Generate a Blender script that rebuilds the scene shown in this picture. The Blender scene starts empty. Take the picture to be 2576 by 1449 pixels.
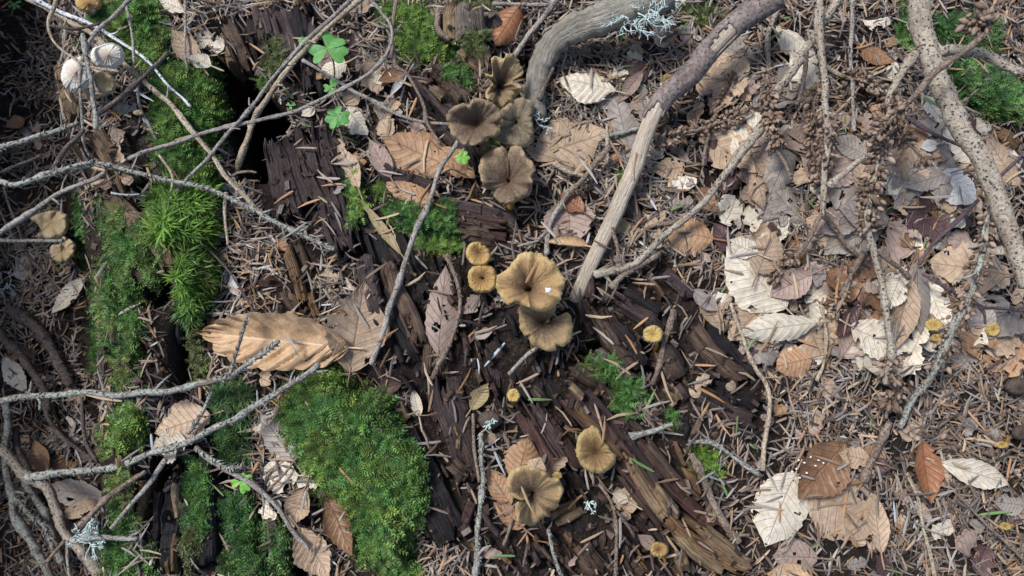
import bpy, math, random
import numpy as np
from mathutils import Vector

# ------------------------------------------------------------------ camera, sky, sun, exposure
sc = bpy.context.scene
COL = sc.collection
TILT = math.radians(9.0)
DIST = 0.46
HFOV = math.radians(70.0)
TH = math.tan(HFOV / 2)
CT, ST = math.cos(TILT), math.sin(TILT)
CAM = np.array([0.0, -DIST * ST, DIST * CT])

cd = bpy.data.cameras.new('camera')
cam = bpy.data.objects.new('camera', cd)
COL.objects.link(cam)
cam.location = CAM
cam.rotation_euler = (TILT, 0, 0)
cd.sensor_width = 36.0
cd.lens = 18.0 / TH
cd.clip_start = 0.01
cd.clip_end = 100.0
cd.dof.use_dof = True
cd.dof.focus_distance = 0.445
cd.dof.aperture_fstop = 14.0
sc.camera = cam

SUN_EL, SUN_AZ = math.radians(57), math.radians(-58)      # soft light from one side, over the bank added to shade the drop
w = bpy.data.worlds.new('World')
sc.world = w
w.use_nodes = True
nt = w.node_tree
nt.nodes.clear()
sky = nt.nodes.new('ShaderNodeTexSky')
sky.sky_type = 'NISHITA'
sky.sun_disc = False
sky.sun_elevation = SUN_EL
sky.sun_rotation = SUN_AZ
sky.dust_density = 2.0
sky.air_density = 1.0
sky.ozone_density = 0.6
bg = nt.nodes.new('ShaderNodeBackground')
bg.inputs['Strength'].default_value = 0.06
wo = nt.nodes.new('ShaderNodeOutputWorld')
nt.links.new(sky.outputs[0], bg.inputs[0])
nt.links.new(bg.outputs[0], wo.inputs[0])
sd = bpy.data.lights.new('sun', 'SUN')
sd.energy = 1.5
sd.angle = math.radians(16)
sd.color = (1.0, 0.975, 0.945)
sun = bpy.data.objects.new('sun', sd)
COL.objects.link(sun)
# sun direction: azimuth measured from +Y towards +X, as the sky texture does
sdir = Vector((math.sin(SUN_AZ) * math.cos(SUN_EL), math.cos(SUN_AZ) * math.cos(SUN_EL), math.sin(SUN_EL)))
sun.rotation_euler = sdir.to_track_quat('Z', 'Y').to_euler()
sun.location = sdir * 5
sc.view_settings.view_transform = 'Standard'
sc.view_settings.look = 'None'
sc.view_settings.exposure = 1.55
sc.view_settings.gamma = 1.0
sc.view_settings.use_curve_mapping = False

# ------------------------------------------------------------------ measuring: photograph position -> point on the ground
S = 2 * DIST * TH / 2576.0          # metres per unit of the measured sketch (2576 wide)
rng = np.random.default_rng(7)
random.seed(7)


def ray(px, py):
    u = (np.asarray(px, float) - 1288) / 1288 * TH
    v = (724.5 - np.asarray(py, float)) / 1288 * TH
    return np.stack([u, ST + v * CT, -CT + v * ST], -1)


def at_z(px, py, z):
    d = ray(px, py)
    t = (np.asarray(z, float) - CAM[2]) / d[..., 2]
    return CAM + d * t[..., None]


def to_px(x, y, z=0.0):
    rx, ry, rz = np.asarray(x, float) - CAM[0], np.asarray(y, float) - CAM[1], np.asarray(z, float) - CAM[2]
    f = ry * ST - rz * CT
    up = ry * CT + rz * ST
    return 1288 + rx / f / TH * 1288, 724.5 - up / f / TH * 1288


def q(c, r, *f):
    """points measured on an enlarged tile of the sketch"""
    return [(644 * c + f[i] / 3.0, 483 * r + f[i + 1] / 3.0) for i in range(0, len(f), 2)]


def m1(*f): return [(1086.1 + f[i] / 3.24, 95.8 + f[i + 1] / 3.24) for i in range(0, len(f), 2)]
def m2(*f): return [(1150 + f[i] / 4.123, 575 + f[i + 1] / 4.123) for i in range(0, len(f), 2)]
def m3(*f): return [(1182 + f[i] / 3.395, 1022.2 + f[i + 1] / 3.395) for i in range(0, len(f), 2)]


# ------------------------------------------------------------------ noise and polygons
def _h(ix, iy, s):
    n = (ix * 374761393 + iy * 668265263 + s * 974634777) & 0xFFFFFFFF
    n = ((n ^ (n >> 13)) * 1274126177) & 0xFFFFFFFF
    n = n ^ (n >> 16)
    return (n & 0xFFFF) / 65535.0


def vn(x, y, s=0):
    x = np.asarray(x, float); y = np.asarray(y, float)
    ix = np.floor(x).astype(np.int64); iy = np.floor(y).astype(np.int64)
    fx = x - ix; fy = y - iy
    fx = fx * fx * (3 - 2 * fx); fy = fy * fy * (3 - 2 * fy)
    a, b = _h(ix, iy, s), _h(ix + 1, iy, s)
    c, d = _h(ix, iy + 1, s), _h(ix + 1, iy + 1, s)
    return (a + (b - a) * fx) * (1 - fy) + (c + (d - c) * fx) * fy


def fbm(x, y, s=0, o=4):
    r, a, t = 0, 1.0, 0
    for k in range(o):
        r = r + a * vn(x * 2 ** k, y * 2 ** k, s + k * 17); t += a; a *= 0.5
    return r / t


def sstep(a, b, x):
    t = np.clip((x - a) / (b - a), 0, 1)
    return t * t * (3 - 2 * t)


def inside(px, py, poly):
    px = np.asarray(px, float); py = np.asarray(py, float)
    r = np.zeros(px.shape, bool)
    n = len(poly)
    for i in range(n):
        x0, y0 = poly[i]; x1, y1 = poly[(i + 1) % n]
        if y0 == y1: continue
        c = ((y0 > py) != (y1 > py)) & (px < (x1 - x0) * (py - y0) / (y1 - y0) + x0)
        r ^= c
    return r


def pdist(px, py, poly):
    """distance to the polygon's edge, positive inside"""
    px = np.asarray(px, float); py = np.asarray(py, float)
    d = np.full(px.shape, 1e9)
    n = len(poly)
    for i in range(n):
        x0, y0 = poly[i]; x1, y1 = poly[(i + 1) % n]
        dx, dy = x1 - x0, y1 - y0
        t = np.clip(((px - x0) * dx + (py - y0) * dy) / (dx * dx + dy * dy + 1e-9), 0, 1)
        d = np.minimum(d, np.hypot(px - x0 - t * dx, py - y0 - t * dy))
    return np.where(inside(px, py, poly), d, -d)


# ------------------------------------------------------------------ terrain
GX0, GX1, GY0, GY1, GS = -0.66, 0.56, -0.40, 0.42, 0.002
gxs = np.arange(GX0, GX1 + GS / 2, GS)
gys = np.arange(GY0, GY1 + GS / 2, GS)
PIT = [(552, 165), (600, 172), (632, 190), (655, 222), (700, 268), (728, 315), (716, 338), (694, 352), (692, 388), (672, 410), (664, 445),
       (604, 446), (592, 400), (584, 360), (570, 318), (556, 250)]


def height(x, y):
    px, py = to_px(x, y, 0.0)
    h = 0.010 * (fbm(x * 9 + 3, y * 9 + 5, 1) - 0.5) + 0.011 * (fbm(x * 45, y * 45, 2, 3) - 0.5) + 0.003 * (vn(x * 260, y * 260, 5) - 0.5)
    xl = np.interp(py, [0, 150, 300, 500, 700, 1000, 1449], [20, 90, 150, 190, 212, 240, 225]) + 26 * (vn(py / 60, py * 0, 3) - 0.5)
    xr = np.interp(py, [0, 300, 500, 800, 1000, 1449], [560, 565, 560, 500, 470, 470])
    left = sstep(40, -40, px - xl)
    h = h - 0.15 * left - 0.04 * sstep(0, -260, px - xl)
    t = np.clip((px - xl) / (xr - xl), 0, 1)
    h = h + 0.018 * np.sin(np.pi * t) ** 0.7 * (1 - left)
    g = np.exp(-(((px - 1350) / 480) ** 2 + ((py - 780) / 420) ** 2))      # the rotten log heaps up in the middle
    h = h + 0.012 * g
    h = h - 0.02 * sstep(2000, 3000, px)
    h = h + 0.41 * sstep(-0.445, -0.62, x + 0.03 * (fbm(y * 7, x * 7, 55, 3) - 0.5)) * (1 + 0.25 * (fbm(x * 8, y * 8, 56, 3) - 0.5))     # unseen earth bank, added beyond the drop to shade it
    h = h - 0.22 * sstep(-9, 16, pdist(px, py, PIT))
    for (cx, cy, rx, ry, d) in ((424, 742, 26, 30, .07), (466, 905, 14, 70, .05), (1500, 892, 62, 26, .04), (1345, 165, 26, 60, .035),
                                (905, 985, 60, 30, .02), (840, 1150, 260, 30, .0), (740, 1420, 26, 60, .04), (540, 1250, 40, 120, .018),
                                (420, 1180, 30, 90, .03), (2070, 300, 26, 30, .02), (1650, 900, 60, 40, .015), (1940, 880, 60, 60, .012),
                                (1110, 1000, 24, 50, .02), (1000, 1420, 50, 40, .015), (40, 90, 120, 160, .05), (70, 1400, 90, 60, .03)):
        if d: h = h - d * np.exp(-(((px - cx) / rx) ** 2 + ((py - cy) / ry) ** 2) ** 1.5)
    return h


GXX, GYY = np.meshgrid(gxs, gys, indexing='ij')
HG = height(GXX, GYY)
SURF = HG.copy()                     # what lies on the ground so far (wood, moss): later things rest on this
MASK_W = np.zeros_like(HG)           # where wood lies
MASK_M = np.zeros_like(HG)           # where moss grows
MASK_C = np.zeros_like(HG)           # where mushroom caps are


def samp(grid, x, y):
    fx = np.clip((np.asarray(x, float) - GX0) / GS, 0, len(gxs) - 1.001)
    fy = np.clip((np.asarray(y, float) - GY0) / GS, 0, len(gys) - 1.001)
    i = fx.astype(int); j = fy.astype(int)
    fx = fx - i; fy = fy - j
    return (grid[i, j] * (1 - fx) + grid[i + 1, j] * fx) * (1 - fy) + (grid[i, j + 1] * (1 - fx) + grid[i + 1, j + 1] * fx) * fy


def Hh(x, y): return samp(HG, x, y)
def Ss(x, y): return samp(SURF, x, y)


def on(px, py, h=0.0, grid=None):
    """point on the surface, h metres above it, along the sight line of a measured position"""
    g = SURF if grid is None else grid
    px = np.asarray(px, float); py = np.asarray(py, float)
    z = np.zeros(px.shape)
    for k in range(10):
        p = at_z(px, py, z)
        z = 0.5 * z + 0.5 * (samp(g, p[..., 0], p[..., 1]) + h)
    return at_z(px, py, z)


def stamp(V, mask=None):
    i = np.clip(np.round((V[:, 0] - GX0) / GS).astype(int), 0, len(gxs) - 1)
    j = np.clip(np.round((V[:, 1] - GY0) / GS).astype(int), 0, len(gys) - 1)
    np.maximum.at(SURF, (i, j), V[:, 2])
    if mask is not None: mask[i, j] = 1


# ------------------------------------------------------------------ mesh building
def mesh(name, V, F, uv=None, col=None, smooth=True):
    """F: list of (n,k) index arrays or one array"""
    me = bpy.data.meshes.new(name)
    V = np.asarray(V, np.float32)
    Fs = F if isinstance(F, list) else [F]
    Fs = [np.asarray(f, np.int32) for f in Fs if len(f)]
    li = np.concatenate([f.ravel() for f in Fs])
    tot = np.concatenate([np.full(len(f), f.shape[1], np.int32) for f in Fs])
    st = np.concatenate([[0], np.cumsum(tot)[:-1]]).astype(np.int32)
    me.vertices.add(len(V)); me.vertices.foreach_set('co', V.ravel())
    me.loops.add(len(li)); me.loops.foreach_set('vertex_index', li)
    me.polygons.add(len(tot)); me.polygons.foreach_set('loop_start', st); me.polygons.foreach_set('loop_total', tot)
    me.polygons.foreach_set('use_smooth', np.full(len(tot), smooth, bool))
    if uv is not None:
        l = me.uv_layers.new(name='UVMap')
        l.data.foreach_set('uv', np.asarray(uv, np.float32)[li].ravel())
    if col is not None:
        a = me.color_attributes.new('Col', 'FLOAT_COLOR', 'POINT')
        c = np.ones((len(V), 4), np.float32); c[:, :3] = col
        a.data.foreach_set('color', c.ravel())
    me.update(calc_edges=True)
    me.validate()
    return me


def obj(name, me, mat, parent=None, loc=None):
    o = bpy.data.objects.new(name, me)
    COL.objects.link(o)
    if mat is not None and len(me.materials) == 0: me.materials.append(mat)
    if parent is not None: o.parent = parent
    if loc is not None: o.location = loc
    return o


def tag(o, label, cat, group=None, kind=None):
    o['label'] = label; o['category'] = cat
    if group: o['group'] = group
    if kind: o['kind'] = kind
    return o


def empty(name, label, cat, loc, group=None):
    o = bpy.data.objects.new(name, None)
    o.empty_display_size = 0.01
    COL.objects.link(o); o.location = loc
    return tag(o, label, cat, group)


def gridF(n, m, close=False):
    """faces of an n x m vertex grid (index i*m+j); close joins j=m-1 to j=0"""
    i, j = np.meshgrid(np.arange(n - 1), np.arange(m if close else m - 1), indexing='ij')
    i = i.ravel(); j = j.ravel(); k = (j + 1) % m
    return np.stack([i * m + j, i * m + k, (i + 1) * m + k, (i + 1) * m + j], 1)


def spline(P, n):
    """Catmull-Rom through the rows of P, n points evenly in length"""
    P = np.asarray(P, float)
    if len(P) == 2:
        t = np.linspace(0, 1, n)[:, None]
        return P[0] * (1 - t) + P[1] * t
    Q = np.vstack([2 * P[0] - P[1], P, 2 * P[-1] - P[-2]])
    out = []
    for i in range(1, len(Q) - 2):
        t = np.linspace(0, 1, 12, endpoint=False)[:, None]
        a, b, c, d = Q[i - 1], Q[i], Q[i + 1], Q[i + 2]
        out.append(0.5 * (2 * b + (c - a) * t + (2 * a - 5 * b + 4 * c - d) * t ** 2 + (3 * b - a - 3 * c + d) * t ** 3))
    out.append(P[-1:])
    C = np.vstack(out)
    s = np.concatenate([[0], np.cumsum(np.linalg.norm(np.diff(C[:, :3], axis=0), axis=1))])
    u = np.linspace(0, s[-1], n)
    return np.stack([np.interp(u, s, C[:, k]) for k in range(C.shape[1])], 1)


# ------------------------------------------------------------------ materials
MATS = {}


class NT:
    def __init__(self, name):
        self.m = bpy.data.materials.new(name); self.m.use_nodes = True
        self.t = self.m.node_tree; self.t.nodes.clear()
        self.out = self.t.nodes.new('ShaderNodeOutputMaterial')
        self.b = self.t.nodes.new('ShaderNodeBsdfPrincipled')
        self.t.links.new(self.b.outputs[0], self.out.inputs[0])

    def n(self, ty, **kw):
        x = self.t.nodes.new('ShaderNode' + ty)
        for k, v in kw.items(): setattr(x, k, v)
        return x

    def l(self, a, b): self.t.links.new(a, b)

    def math(self, op, a, b=None, clamp=False):
        x = self.n('Math', operation=op, use_clamp=clamp)
        for i, v in enumerate((a, b)):
            if v is None: continue
            if isinstance(v, (int, float)): x.inputs[i].default_value = v
            else: self.l(v, x.inputs[i])
        return x.outputs[0]

    def mix(self, f, a, b, blend='MIX'):
        x = self.n('Mix', data_type='RGBA', blend_type=blend)
        for i, v in ((0, f), (6, a), (7, b)):
            if isinstance(v, (int, float)): x.inputs[i].default_value = v
            elif isinstance(v, tuple): x.inputs[i].default_value = (*v, 1)
            else: self.l(v, x.inputs[i])
        return x.outputs[2]

    def noise(self, vec, scale, detail=3, rough=0.6, dist=0.0):
        x = self.n('TexNoise'); x.inputs['Scale'].default_value = scale; x.inputs['Detail'].default_value = detail
        x.inputs['Roughness'].default_value = rough; x.inputs['Distortion'].default_value = dist
        if vec is not None: self.l(vec, x.inputs['Vector'])
        return x.outputs[0]

    def ramp(self, f, stops, interp='LINEAR'):
        x = self.n('ValToRGB'); cr = x.color_ramp; cr.interpolation = interp
        while len(cr.elements) < len(stops): cr.elements.new(0.5)
        for e, (p, c) in zip(cr.elements, stops):
            e.position = p; e.color = (*c, 1) if isinstance(c, tuple) else (c, c, c, 1)
        self.l(f, x.inputs[0])
        return x.outputs[0]

    def objvec(self, scale=None):
        tc = self.n('TexCoord'); oi = self.n('ObjectInfo')
        a = self.n('VectorMath', operation='ADD'); self.l(tc.outputs['Object'], a.inputs[0])
        c = self.n('CombineXYZ'); m = self.math('MULTIPLY', oi.outputs['Random'], 7.0)
        self.l(m, c.inputs[0]); self.l(m, c.inputs[1]); self.l(c.outputs[0], a.inputs[1])
        return a.outputs[0]

    def uvvec(self, sx, sy):
        u = self.n('UVMap'); mp = self.n('Mapping'); mp.inputs['Scale'].default_value = (sx, sy, 1)
        self.l(u.outputs[0], mp.inputs[0])
        return mp.outputs[0]

    def bump(self, h, dist, strength=1.0):
        x = self.n('Bump'); x.inputs['Distance'].default_value = dist; x.inputs['Strength'].default_value = strength
        self.l(h, x.inputs['Height']); self.l(x.outputs[0], self.b.inputs['Normal'])

    def fin(self, col, rough=0.8, spec=0.3):
        if isinstance(col, tuple): self.b.inputs['Base Color'].default_value = (*col, 1)
        else: self.l(col, self.b.inputs['Base Color'])
        if isinstance(rough, (int, float)): self.b.inputs['Roughness'].default_value = rough
        else: self.l(rough, self.b.inputs['Roughness'])
        self.b.inputs['Specular IOR Level'].default_value = spec
        return self.m


def sc3(c, k): return tuple(min(1.0, x * k) for x in c)


def m_ground():
    k = NT('humus'); v = k.n('TexCoord').outputs['Object']
    n1 = k.noise(v, 60, 5, 0.7); n2 = k.noise(v, 420, 3, 0.7)
    c = k.ramp(n1, [(0.3, (.007, .005, .0045)), (0.55, (.020, .014, .011)), (0.75, (.045, .030, .021))])
    c = k.mix(k.ramp(n2, [(0.55, 0.0), (0.7, 1.0)]), c, (.085, .055, .036))
    k.bump(n2, 0.004)
    return k.fin(c, 0.85, 0.25)


def m_wood(name, dark, mid, light, lo=0.3, hi=0.72, moss=0.0):
    k = NT('wood_' + name)
    v1 = k.uvvec(22, 520); v2 = k.uvvec(90, 1700); v3 = k.uvvec(40, 40)
    n1 = k.noise(v1, 1.0, 4, 0.65, 0.3); n2 = k.noise(v2, 1.0, 3, 0.7); n3 = k.noise(v3, 1.0, 3, 0.6)
    f = k.math('ADD', k.math('MULTIPLY', n1, 0.55), k.math('MULTIPLY', n3, 0.45))
    c = k.ramp(f, [(lo, dark), (0.5, mid), (hi, light)])
    c = k.mix(k.ramp(n2, [(0.3, 0.0), (0.62, 1.0)]), k.mix(0.8, c, dark), c)
    c = k.mix(k.math('MULTIPLY', k.ramp(n2, [(0.6, 0.0), (0.78, 1.0)]), 0.5), c, light)
    oi = k.n('ObjectInfo')
    hs = k.n('HueSaturation'); k.l(c, hs.inputs['Color'])
    k.l(k.math('ADD', k.math('MULTIPLY', oi.outputs['Random'], 0.5), 0.75), hs.inputs['Value'])
    h = k.math('ADD', k.math('MULTIPLY', n1, 1.0), k.math('MULTIPLY', n2, 0.8))
    k.bump(h, 0.003)
    return k.fin(hs.outputs[0], k.math('ADD', k.math('MULTIPLY', n2, 0.35), 0.45), 0.35)


def m_twig(name, base, spot, dark, amount=0.5, scale=700, pits=False, long=True):
    k = NT('twig_' + name); v = k.objvec()
    n1 = k.noise(v, scale, 2, 0.6); n2 = k.noise(v, scale * 0.12, 3, 0.6)
    uvn = k.noise(k.uvvec(60, 9), 1.0, 3, 0.6)
    f = k.math('ADD', k.math('MULTIPLY', n1, 0.6), k.math('MULTIPLY', n2, 0.4))
    c = k.mix(k.ramp(f, [(0.5 - 0.2 * amount, 1.0), (0.66 - 0.2 * amount, 0.0)]), spot, base)
    c = k.mix(k.ramp(uvn, [(0.32, 1.0), (0.52, 0.0)]), c, k.mix(0.4, c, dark))
    n3 = k.noise(v, scale * 1.3, 1, 0.5)
    c = k.mix(k.ramp(n3, [(0.30, 1.0), (0.4, 0.0)]), c, dark)
    h = k.math('ADD', n1, k.math('MULTIPLY', uvn, 0.8))
    if pits:
        vo = k.n('TexVoronoi'); vo.inputs['Scale'].default_value = 360; k.l(v, vo.inputs['Vector'])
        p = k.ramp(vo.outputs['Distance'], [(0.12, 0.0), (0.3, 1.0)])
        c = k.mix(p, (.06, .05, .046), c); h = k.math('ADD', h, p)
    k.bump(h, 0.0008)
    return k.fin(c, 0.8, 0.3)


def m_leaf(name, c1, c2, vein, spots=0.35, rough=0.55, trans=0.18, veinw=1.0):
    k = NT('leaf_' + name)
    u = k.n('UVMap'); sp = k.n('SeparateXYZ'); k.l(u.outputs[0], sp.inputs[0])
    t, s = sp.outputs[0], sp.outputs[1]
    sa = k.math('ABSOLUTE', k.math('SUBTRACT', s, 0.5)); sa2 = k.math('MULTIPLY', sa, 2.0)
    ph = k.math('FRACT', k.math('MULTIPLY', k.math('SUBTRACT', t, k.math('MULTIPLY', sa2, 0.20)), 9.0))
    dv = k.math('ABSOLUTE', k.math('SUBTRACT', ph, 0.5))
    sv = k.ramp(dv, [(0.0, 1.0), (0.09 * veinw, 0.0)]); mr = k.ramp(sa2, [(0.012, 1.0), (0.05 * veinw, 0.0)])
    v = k.objvec()
    n1 = k.noise(v, 55, 4, 0.65); n2 = k.noise(v, 330, 3, 0.7); n3 = k.noise(v, 130, 3, 0.6)
    c = k.mix(k.ramp(n1, [(0.35, 0.0), (0.65, 1.0)]), c1, c2)
    c = k.mix(k.math('MULTIPLY', k.ramp(n2, [(0.4, 0.0), (0.7, 1.0)]), 0.5), c, sc3(c1, 0.5))
    c = k.mix(k.math('MULTIPLY', k.ramp(k.noise(v, 24, 3, 0.6), [(0.45, 0.0), (0.7, 1.0)]), 0.45), c, sc3(c1, 0.6))
    c = k.mix(k.math('MULTIPLY', k.ramp(n3, [(0.60, 0.0), (0.68, 1.0)]), spots), c, sc3(c1, 0.28))
    c = k.mix(k.math('MULTIPLY', sv, 0.30), c, vein)
    c = k.mix(k.math('MULTIPLY', mr, 0.6), c, vein)
    oi = k.n('ObjectInfo'); hs = k.n('HueSaturation'); k.l(c, hs.inputs['Color'])
    k.l(k.math('ADD', k.math('MULTIPLY', oi.outputs['Random'], 0.35), 0.82), hs.inputs['Value'])
    k.bump(k.math('ADD', k.math('MULTIPLY', n2, 0.6), k.math('MULTIPLY', k.math('MAXIMUM', sv, mr), 0.4)), 0.0007)
    k.fin(hs.outputs[0], rough, 0.35)
    tr = k.n('BsdfTranslucent'); k.l(hs.outputs[0], tr.inputs[0])
    mx = k.n('MixShader'); mx.inputs[0].default_value = trans
    k.l(k.b.outputs[0], mx.inputs[1]); k.l(tr.outputs[0], mx.inputs[2]); k.l(mx.outputs[0], k.out.inputs[0])
    return k.m


def m_cap(name, centre, mid, rim, edge, streak, speck=0.4):
    """u = distance from the centre of the cap, v = round the cap"""
    k = NT('cap_' + name)
    u = k.n('UVMap'); sp = k.n('SeparateXYZ'); k.l(u.outputs[0], sp.inputs[0])
    v = k.objvec()
    n1 = k.noise(v, 120, 4, 0.6); n2 = k.noise(v, 900, 2, 0.7)
    st = k.noise(k.uvvec(3, 46), 1.0, 3, 0.6)
    r = k.math('ADD', sp.outputs[0], k.math('MULTIPLY', k.math('SUBTRACT', n1, 0.5), 0.36))
    c = k.ramp(r, [(0.08, centre), (0.42, mid), (0.84, rim), (0.97, edge)])
    c = k.mix(k.math('MULTIPLY', k.ramp(st, [(0.45, 0.0), (0.75, 1.0)]), 0.2), c, streak)
    c = k.mix(k.math('MULTIPLY', k.ramp(n2, [(0.55, 0.0), (0.68, 1.0)]), speck), c, sc3(mid, 0.4))
    c = k.mix(k.math('MULTIPLY', k.ramp(n2, [(0.28, 1.0), (0.40, 0.0)]), speck), c, sc3(edge, 1.15))
    n4 = k.noise(v, 260, 4, 0.7)
    c = k.mix(k.math('MULTIPLY', k.ramp(n4, [(0.45, 0.0), (0.65, 1.0)]), 0.5 * speck + 0.12), c, sc3(mid, 0.5))
    k.bump(k.math('ADD', k.math('ADD', k.math('MULTIPLY', st, 0.5), k.math('MULTIPLY', n4, 1.0)), k.math('MULTIPLY', n2, 0.6)), 0.0011)
    k.fin(c, 0.62, 0.35)
    k.b.inputs['Subsurface Weight'].default_value = 0.12
    k.b.inputs['Subsurface Radius'].default_value = (0.004, 0.002, 0.001)
    return k.m


def m_attr(name, rough=0.7, trans=0.0, bump=0.0, spec=0.3):
    k = NT(name); a = k.n('Attribute', attribute_name='Col')
    c = a.outputs[0]
    if bump:
        n = k.noise(k.n('TexCoord').outputs['Object'], 900, 2, 0.6)
        c = k.mix(k.math('MULTIPLY', n, 0.5), c, k.mix(0.5, c, (.03, .022, .018)))
        k.bump(n, bump)
    k.fin(c, rough, spec)
    if trans:
        tr = k.n('BsdfTranslucent'); k.l(c, tr.inputs[0]); mx = k.n('MixShader'); mx.inputs[0].default_value = trans
        k.l(k.b.outputs[0], mx.inputs[1]); k.l(tr.outputs[0], mx.inputs[2]); k.l(mx.outputs[0], k.out.inputs[0])
    return k.m


def m_plain(name, a, b, scale=200, rough=0.7, bump=0.0006, spec=0.3):
    k = NT(name); v = k.objvec(); n = k.noise(v, scale, 4, 0.65)
    k.bump(n, bump)
    return k.fin(k.ramp(n, [(0.35, a), (0.65, b)]), rough, spec)


G = m_ground()
WOOD = {
    'purple': m_wood('purple', (.018, .012, .013), (.072, .048, .046), (.19, .135, .125)),
    'dark': m_wood('dark', (.006, .005, .006), (.019, .014, .015), (.06, .047, .045)),
    'brown': m_wood('brown', (.022, .014, .011), (.105, .067, .047), (.26, .18, .12)),
    'red': m_wood('red', (.019, .010, .010), (.085, .043, .037), (.20, .115, .09)),
    'tan': m_wood('tan', (.05, .03, .018), (.29, .20, .115), (.54, .41, .26)),
    'orange': m_wood('orange', (.04, .019, .010), (.20, .115, .055), (.40, .265, .14)),
    'grey': m_wood('grey', (.05, .04, .034), (.19, .155, .125), (.36, .31, .26)),
    'black': m_wood('black', (.006, .006, .007), (.016, .014, .015), (.045, .04, .042)),
}
TW = {
    'grey': m_twig('grey', (.165, .138, .12), (.33, .31, .28), (.035, .028, .026), 0.5),
    'white': m_twig('white', (.34, .35, .36), (.62, .66, .70), (.04, .035, .035), 0.75, 500, True),
    'tan': m_twig('tan', (.24, .18, .125), (.42, .36, .27), (.05, .036, .026), 0.5),
    'brown': m_twig('brown', (.115, .08, .06), (.24, .19, .15), (.03, .022, .018), 0.4),
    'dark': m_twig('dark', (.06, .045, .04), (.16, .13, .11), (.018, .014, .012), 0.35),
    'lichen': m_twig('lichen', (.12, .10, .085), (.31, .325, .29), (.03, .025, .022), 0.5, 600),
    'spot': m_twig('spot', (.215, .17, .125), (.34, .305, .25), (.06, .047, .038), 0.5, 600, True),
    'purple': m_twig('purple', (.075, .05, .062), (.15, .11, .12), (.03, .02, .024), 0.3),
    'bark': m_twig('bark', (.12, .09, .082), (.22, .185, .17), (.035, .026, .025), 0.45, 420),
    'stem': m_plain('stem_yellow', (.30, .17, .04), (.45, .28, .08), 150),
}
LEAF = {
    'tan': m_leaf('tan', (.40, .285, .19), (.52, .39, .275), (.25, .16, .10)),
    'orange': m_leaf('orange', (.34, .19, .10), (.46, .29, .17), (.22, .115, .06)),
    'gold': m_leaf('gold', (.47, .305, .17), (.60, .425, .265), (.64, .48, .32), 0.15, 0.5, 0.2, 1.3),
    'cream': m_leaf('cream', (.62, .54, .42), (.76, .70, .58), (.40, .31, .21), 0.25),
    'pink': m_leaf('pink', (.31, .225, .185), (.40, .30, .25), (.20, .135, .105), 0.25),
    'brown': m_leaf('brown', (.20, .105, .055), (.31, .175, .095), (.13, .07, .04), 0.35, 0.42),
    'rust': m_leaf('rust', (.25, .105, .05), (.36, .17, .085), (.15, .065, .035), 0.3, 0.45),
    'maroon': m_leaf('maroon', (.075, .04, .04), (.13, .075, .07), (.05, .03, .03), 0.3, 0.4),
    'grey': m_leaf('grey', (.27, .23, .20), (.40, .35, .31), (.18, .145, .125), 0.35),
    'olive': m_leaf('olive', (.30, .24, .12), (.40, .33, .18), (.22, .17, .08), 0.3),
    'white': m_leaf('white', (.62, .60, .56), (.74, .73, .70), (.5, .47, .42), 0.3),
}
CAPM = {
    'tan': m_cap('tan', (.09, .055, .032), (.25, .16, .08), (.36, .235, .10), (.52, .39, .18), (.21, .115, .054), 0.3),
    'drab': m_cap('drab', (.075, .054, .040), (.19, .133, .082), (.29, .20, .10), (.44, .33, .16), (.15, .097, .058), 0.4),
    'dark': m_cap('dark', (.12, .072, .04), (.14, .098, .068), (.165, .118, .076), (.33, .245, .14), (.095, .063, .045), 0.65),
    'moul': m_cap('moul', (.08, .068, .042), (.15, .125, .08), (.18, .138, .09), (.32, .26, .17), (.10, .075, .05), 0.7),
    'yellow': m_cap('yellow', (.16, .085, .042), (.30, .18, .066), (.40, .255, .09), (.52, .385, .155), (.25, .135, .048), 0.4),
    'bright': m_cap('bright', (.36, .225, .065), (.46, .315, .095), (.50, .365, .13), (.55, .43, .20), (.34, .205, .06), 0.35),
    'olive': m_cap('olive', (.115, .062, .03), (.215, .135, .06), (.29, .20, .085), (.46, .365, .165), (.16, .096, .042), 0.35),
    'pale': m_cap('pale', (.36, .265, .21), (.50, .44, .37), (.66, .63, .56), (.74, .73, .68), (.57, .53, .47), 0.1),
    'oyster': m_cap('oyster', (.40, .285, .15), (.48, .36, .20), (.52, .41, .25), (.60, .50, .33), (.40, .28, .15), 0.2),
    'umber': m_cap('umber', (.07, .05, .04), (.085, .06, .048), (.075, .055, .045), (.10, .075, .06), (.06, .045, .035), 0.1),
}
STEMS = m_plain('chanterelle_stem', (.36, .17, .02), (.50, .27, .04), 300, 0.55)
STEMP = m_plain('pale_stem', (.40, .32, .25), (.52, .45, .38), 300, 0.6)
MOSS = m_attr('moss_fronds', 0.5, 0.35)
MOSSB = m_plain('moss_base', (.014, .022, .008), (.035, .055, .018), 300, 0.9)
NEED = m_attr('needles', 0.5, 0.0, 0.0003, 0.45)
BUDM = m_attr('buds', 0.7)
SORREL = m_plain('sorrel_leaf', (.065, .20, .045), (.085, .245, .06), 120, 0.5, 0.0002)
SORREL_B = m_plain('sorrel_leaf_bright', (.12, .30, .045), (.16, .36, .06), 120, 0.5, 0.0002)
SORREL_ST = m_plain('sorrel_stalk', (.20, .22, .08), (.26, .2, .1), 120, 0.5)
LICH = m_plain('grey_lichen', (.36, .45, .44), (.56, .65, .62), 350, 0.8)
SHELL = m_plain('shell_horn', (.12, .095, .06), (.24, .20, .14), 260, 0.35)
SPECK = m_plain('white_speck', (.45, .46, .46), (.78, .79, .79), 900, 0.7)

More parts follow.
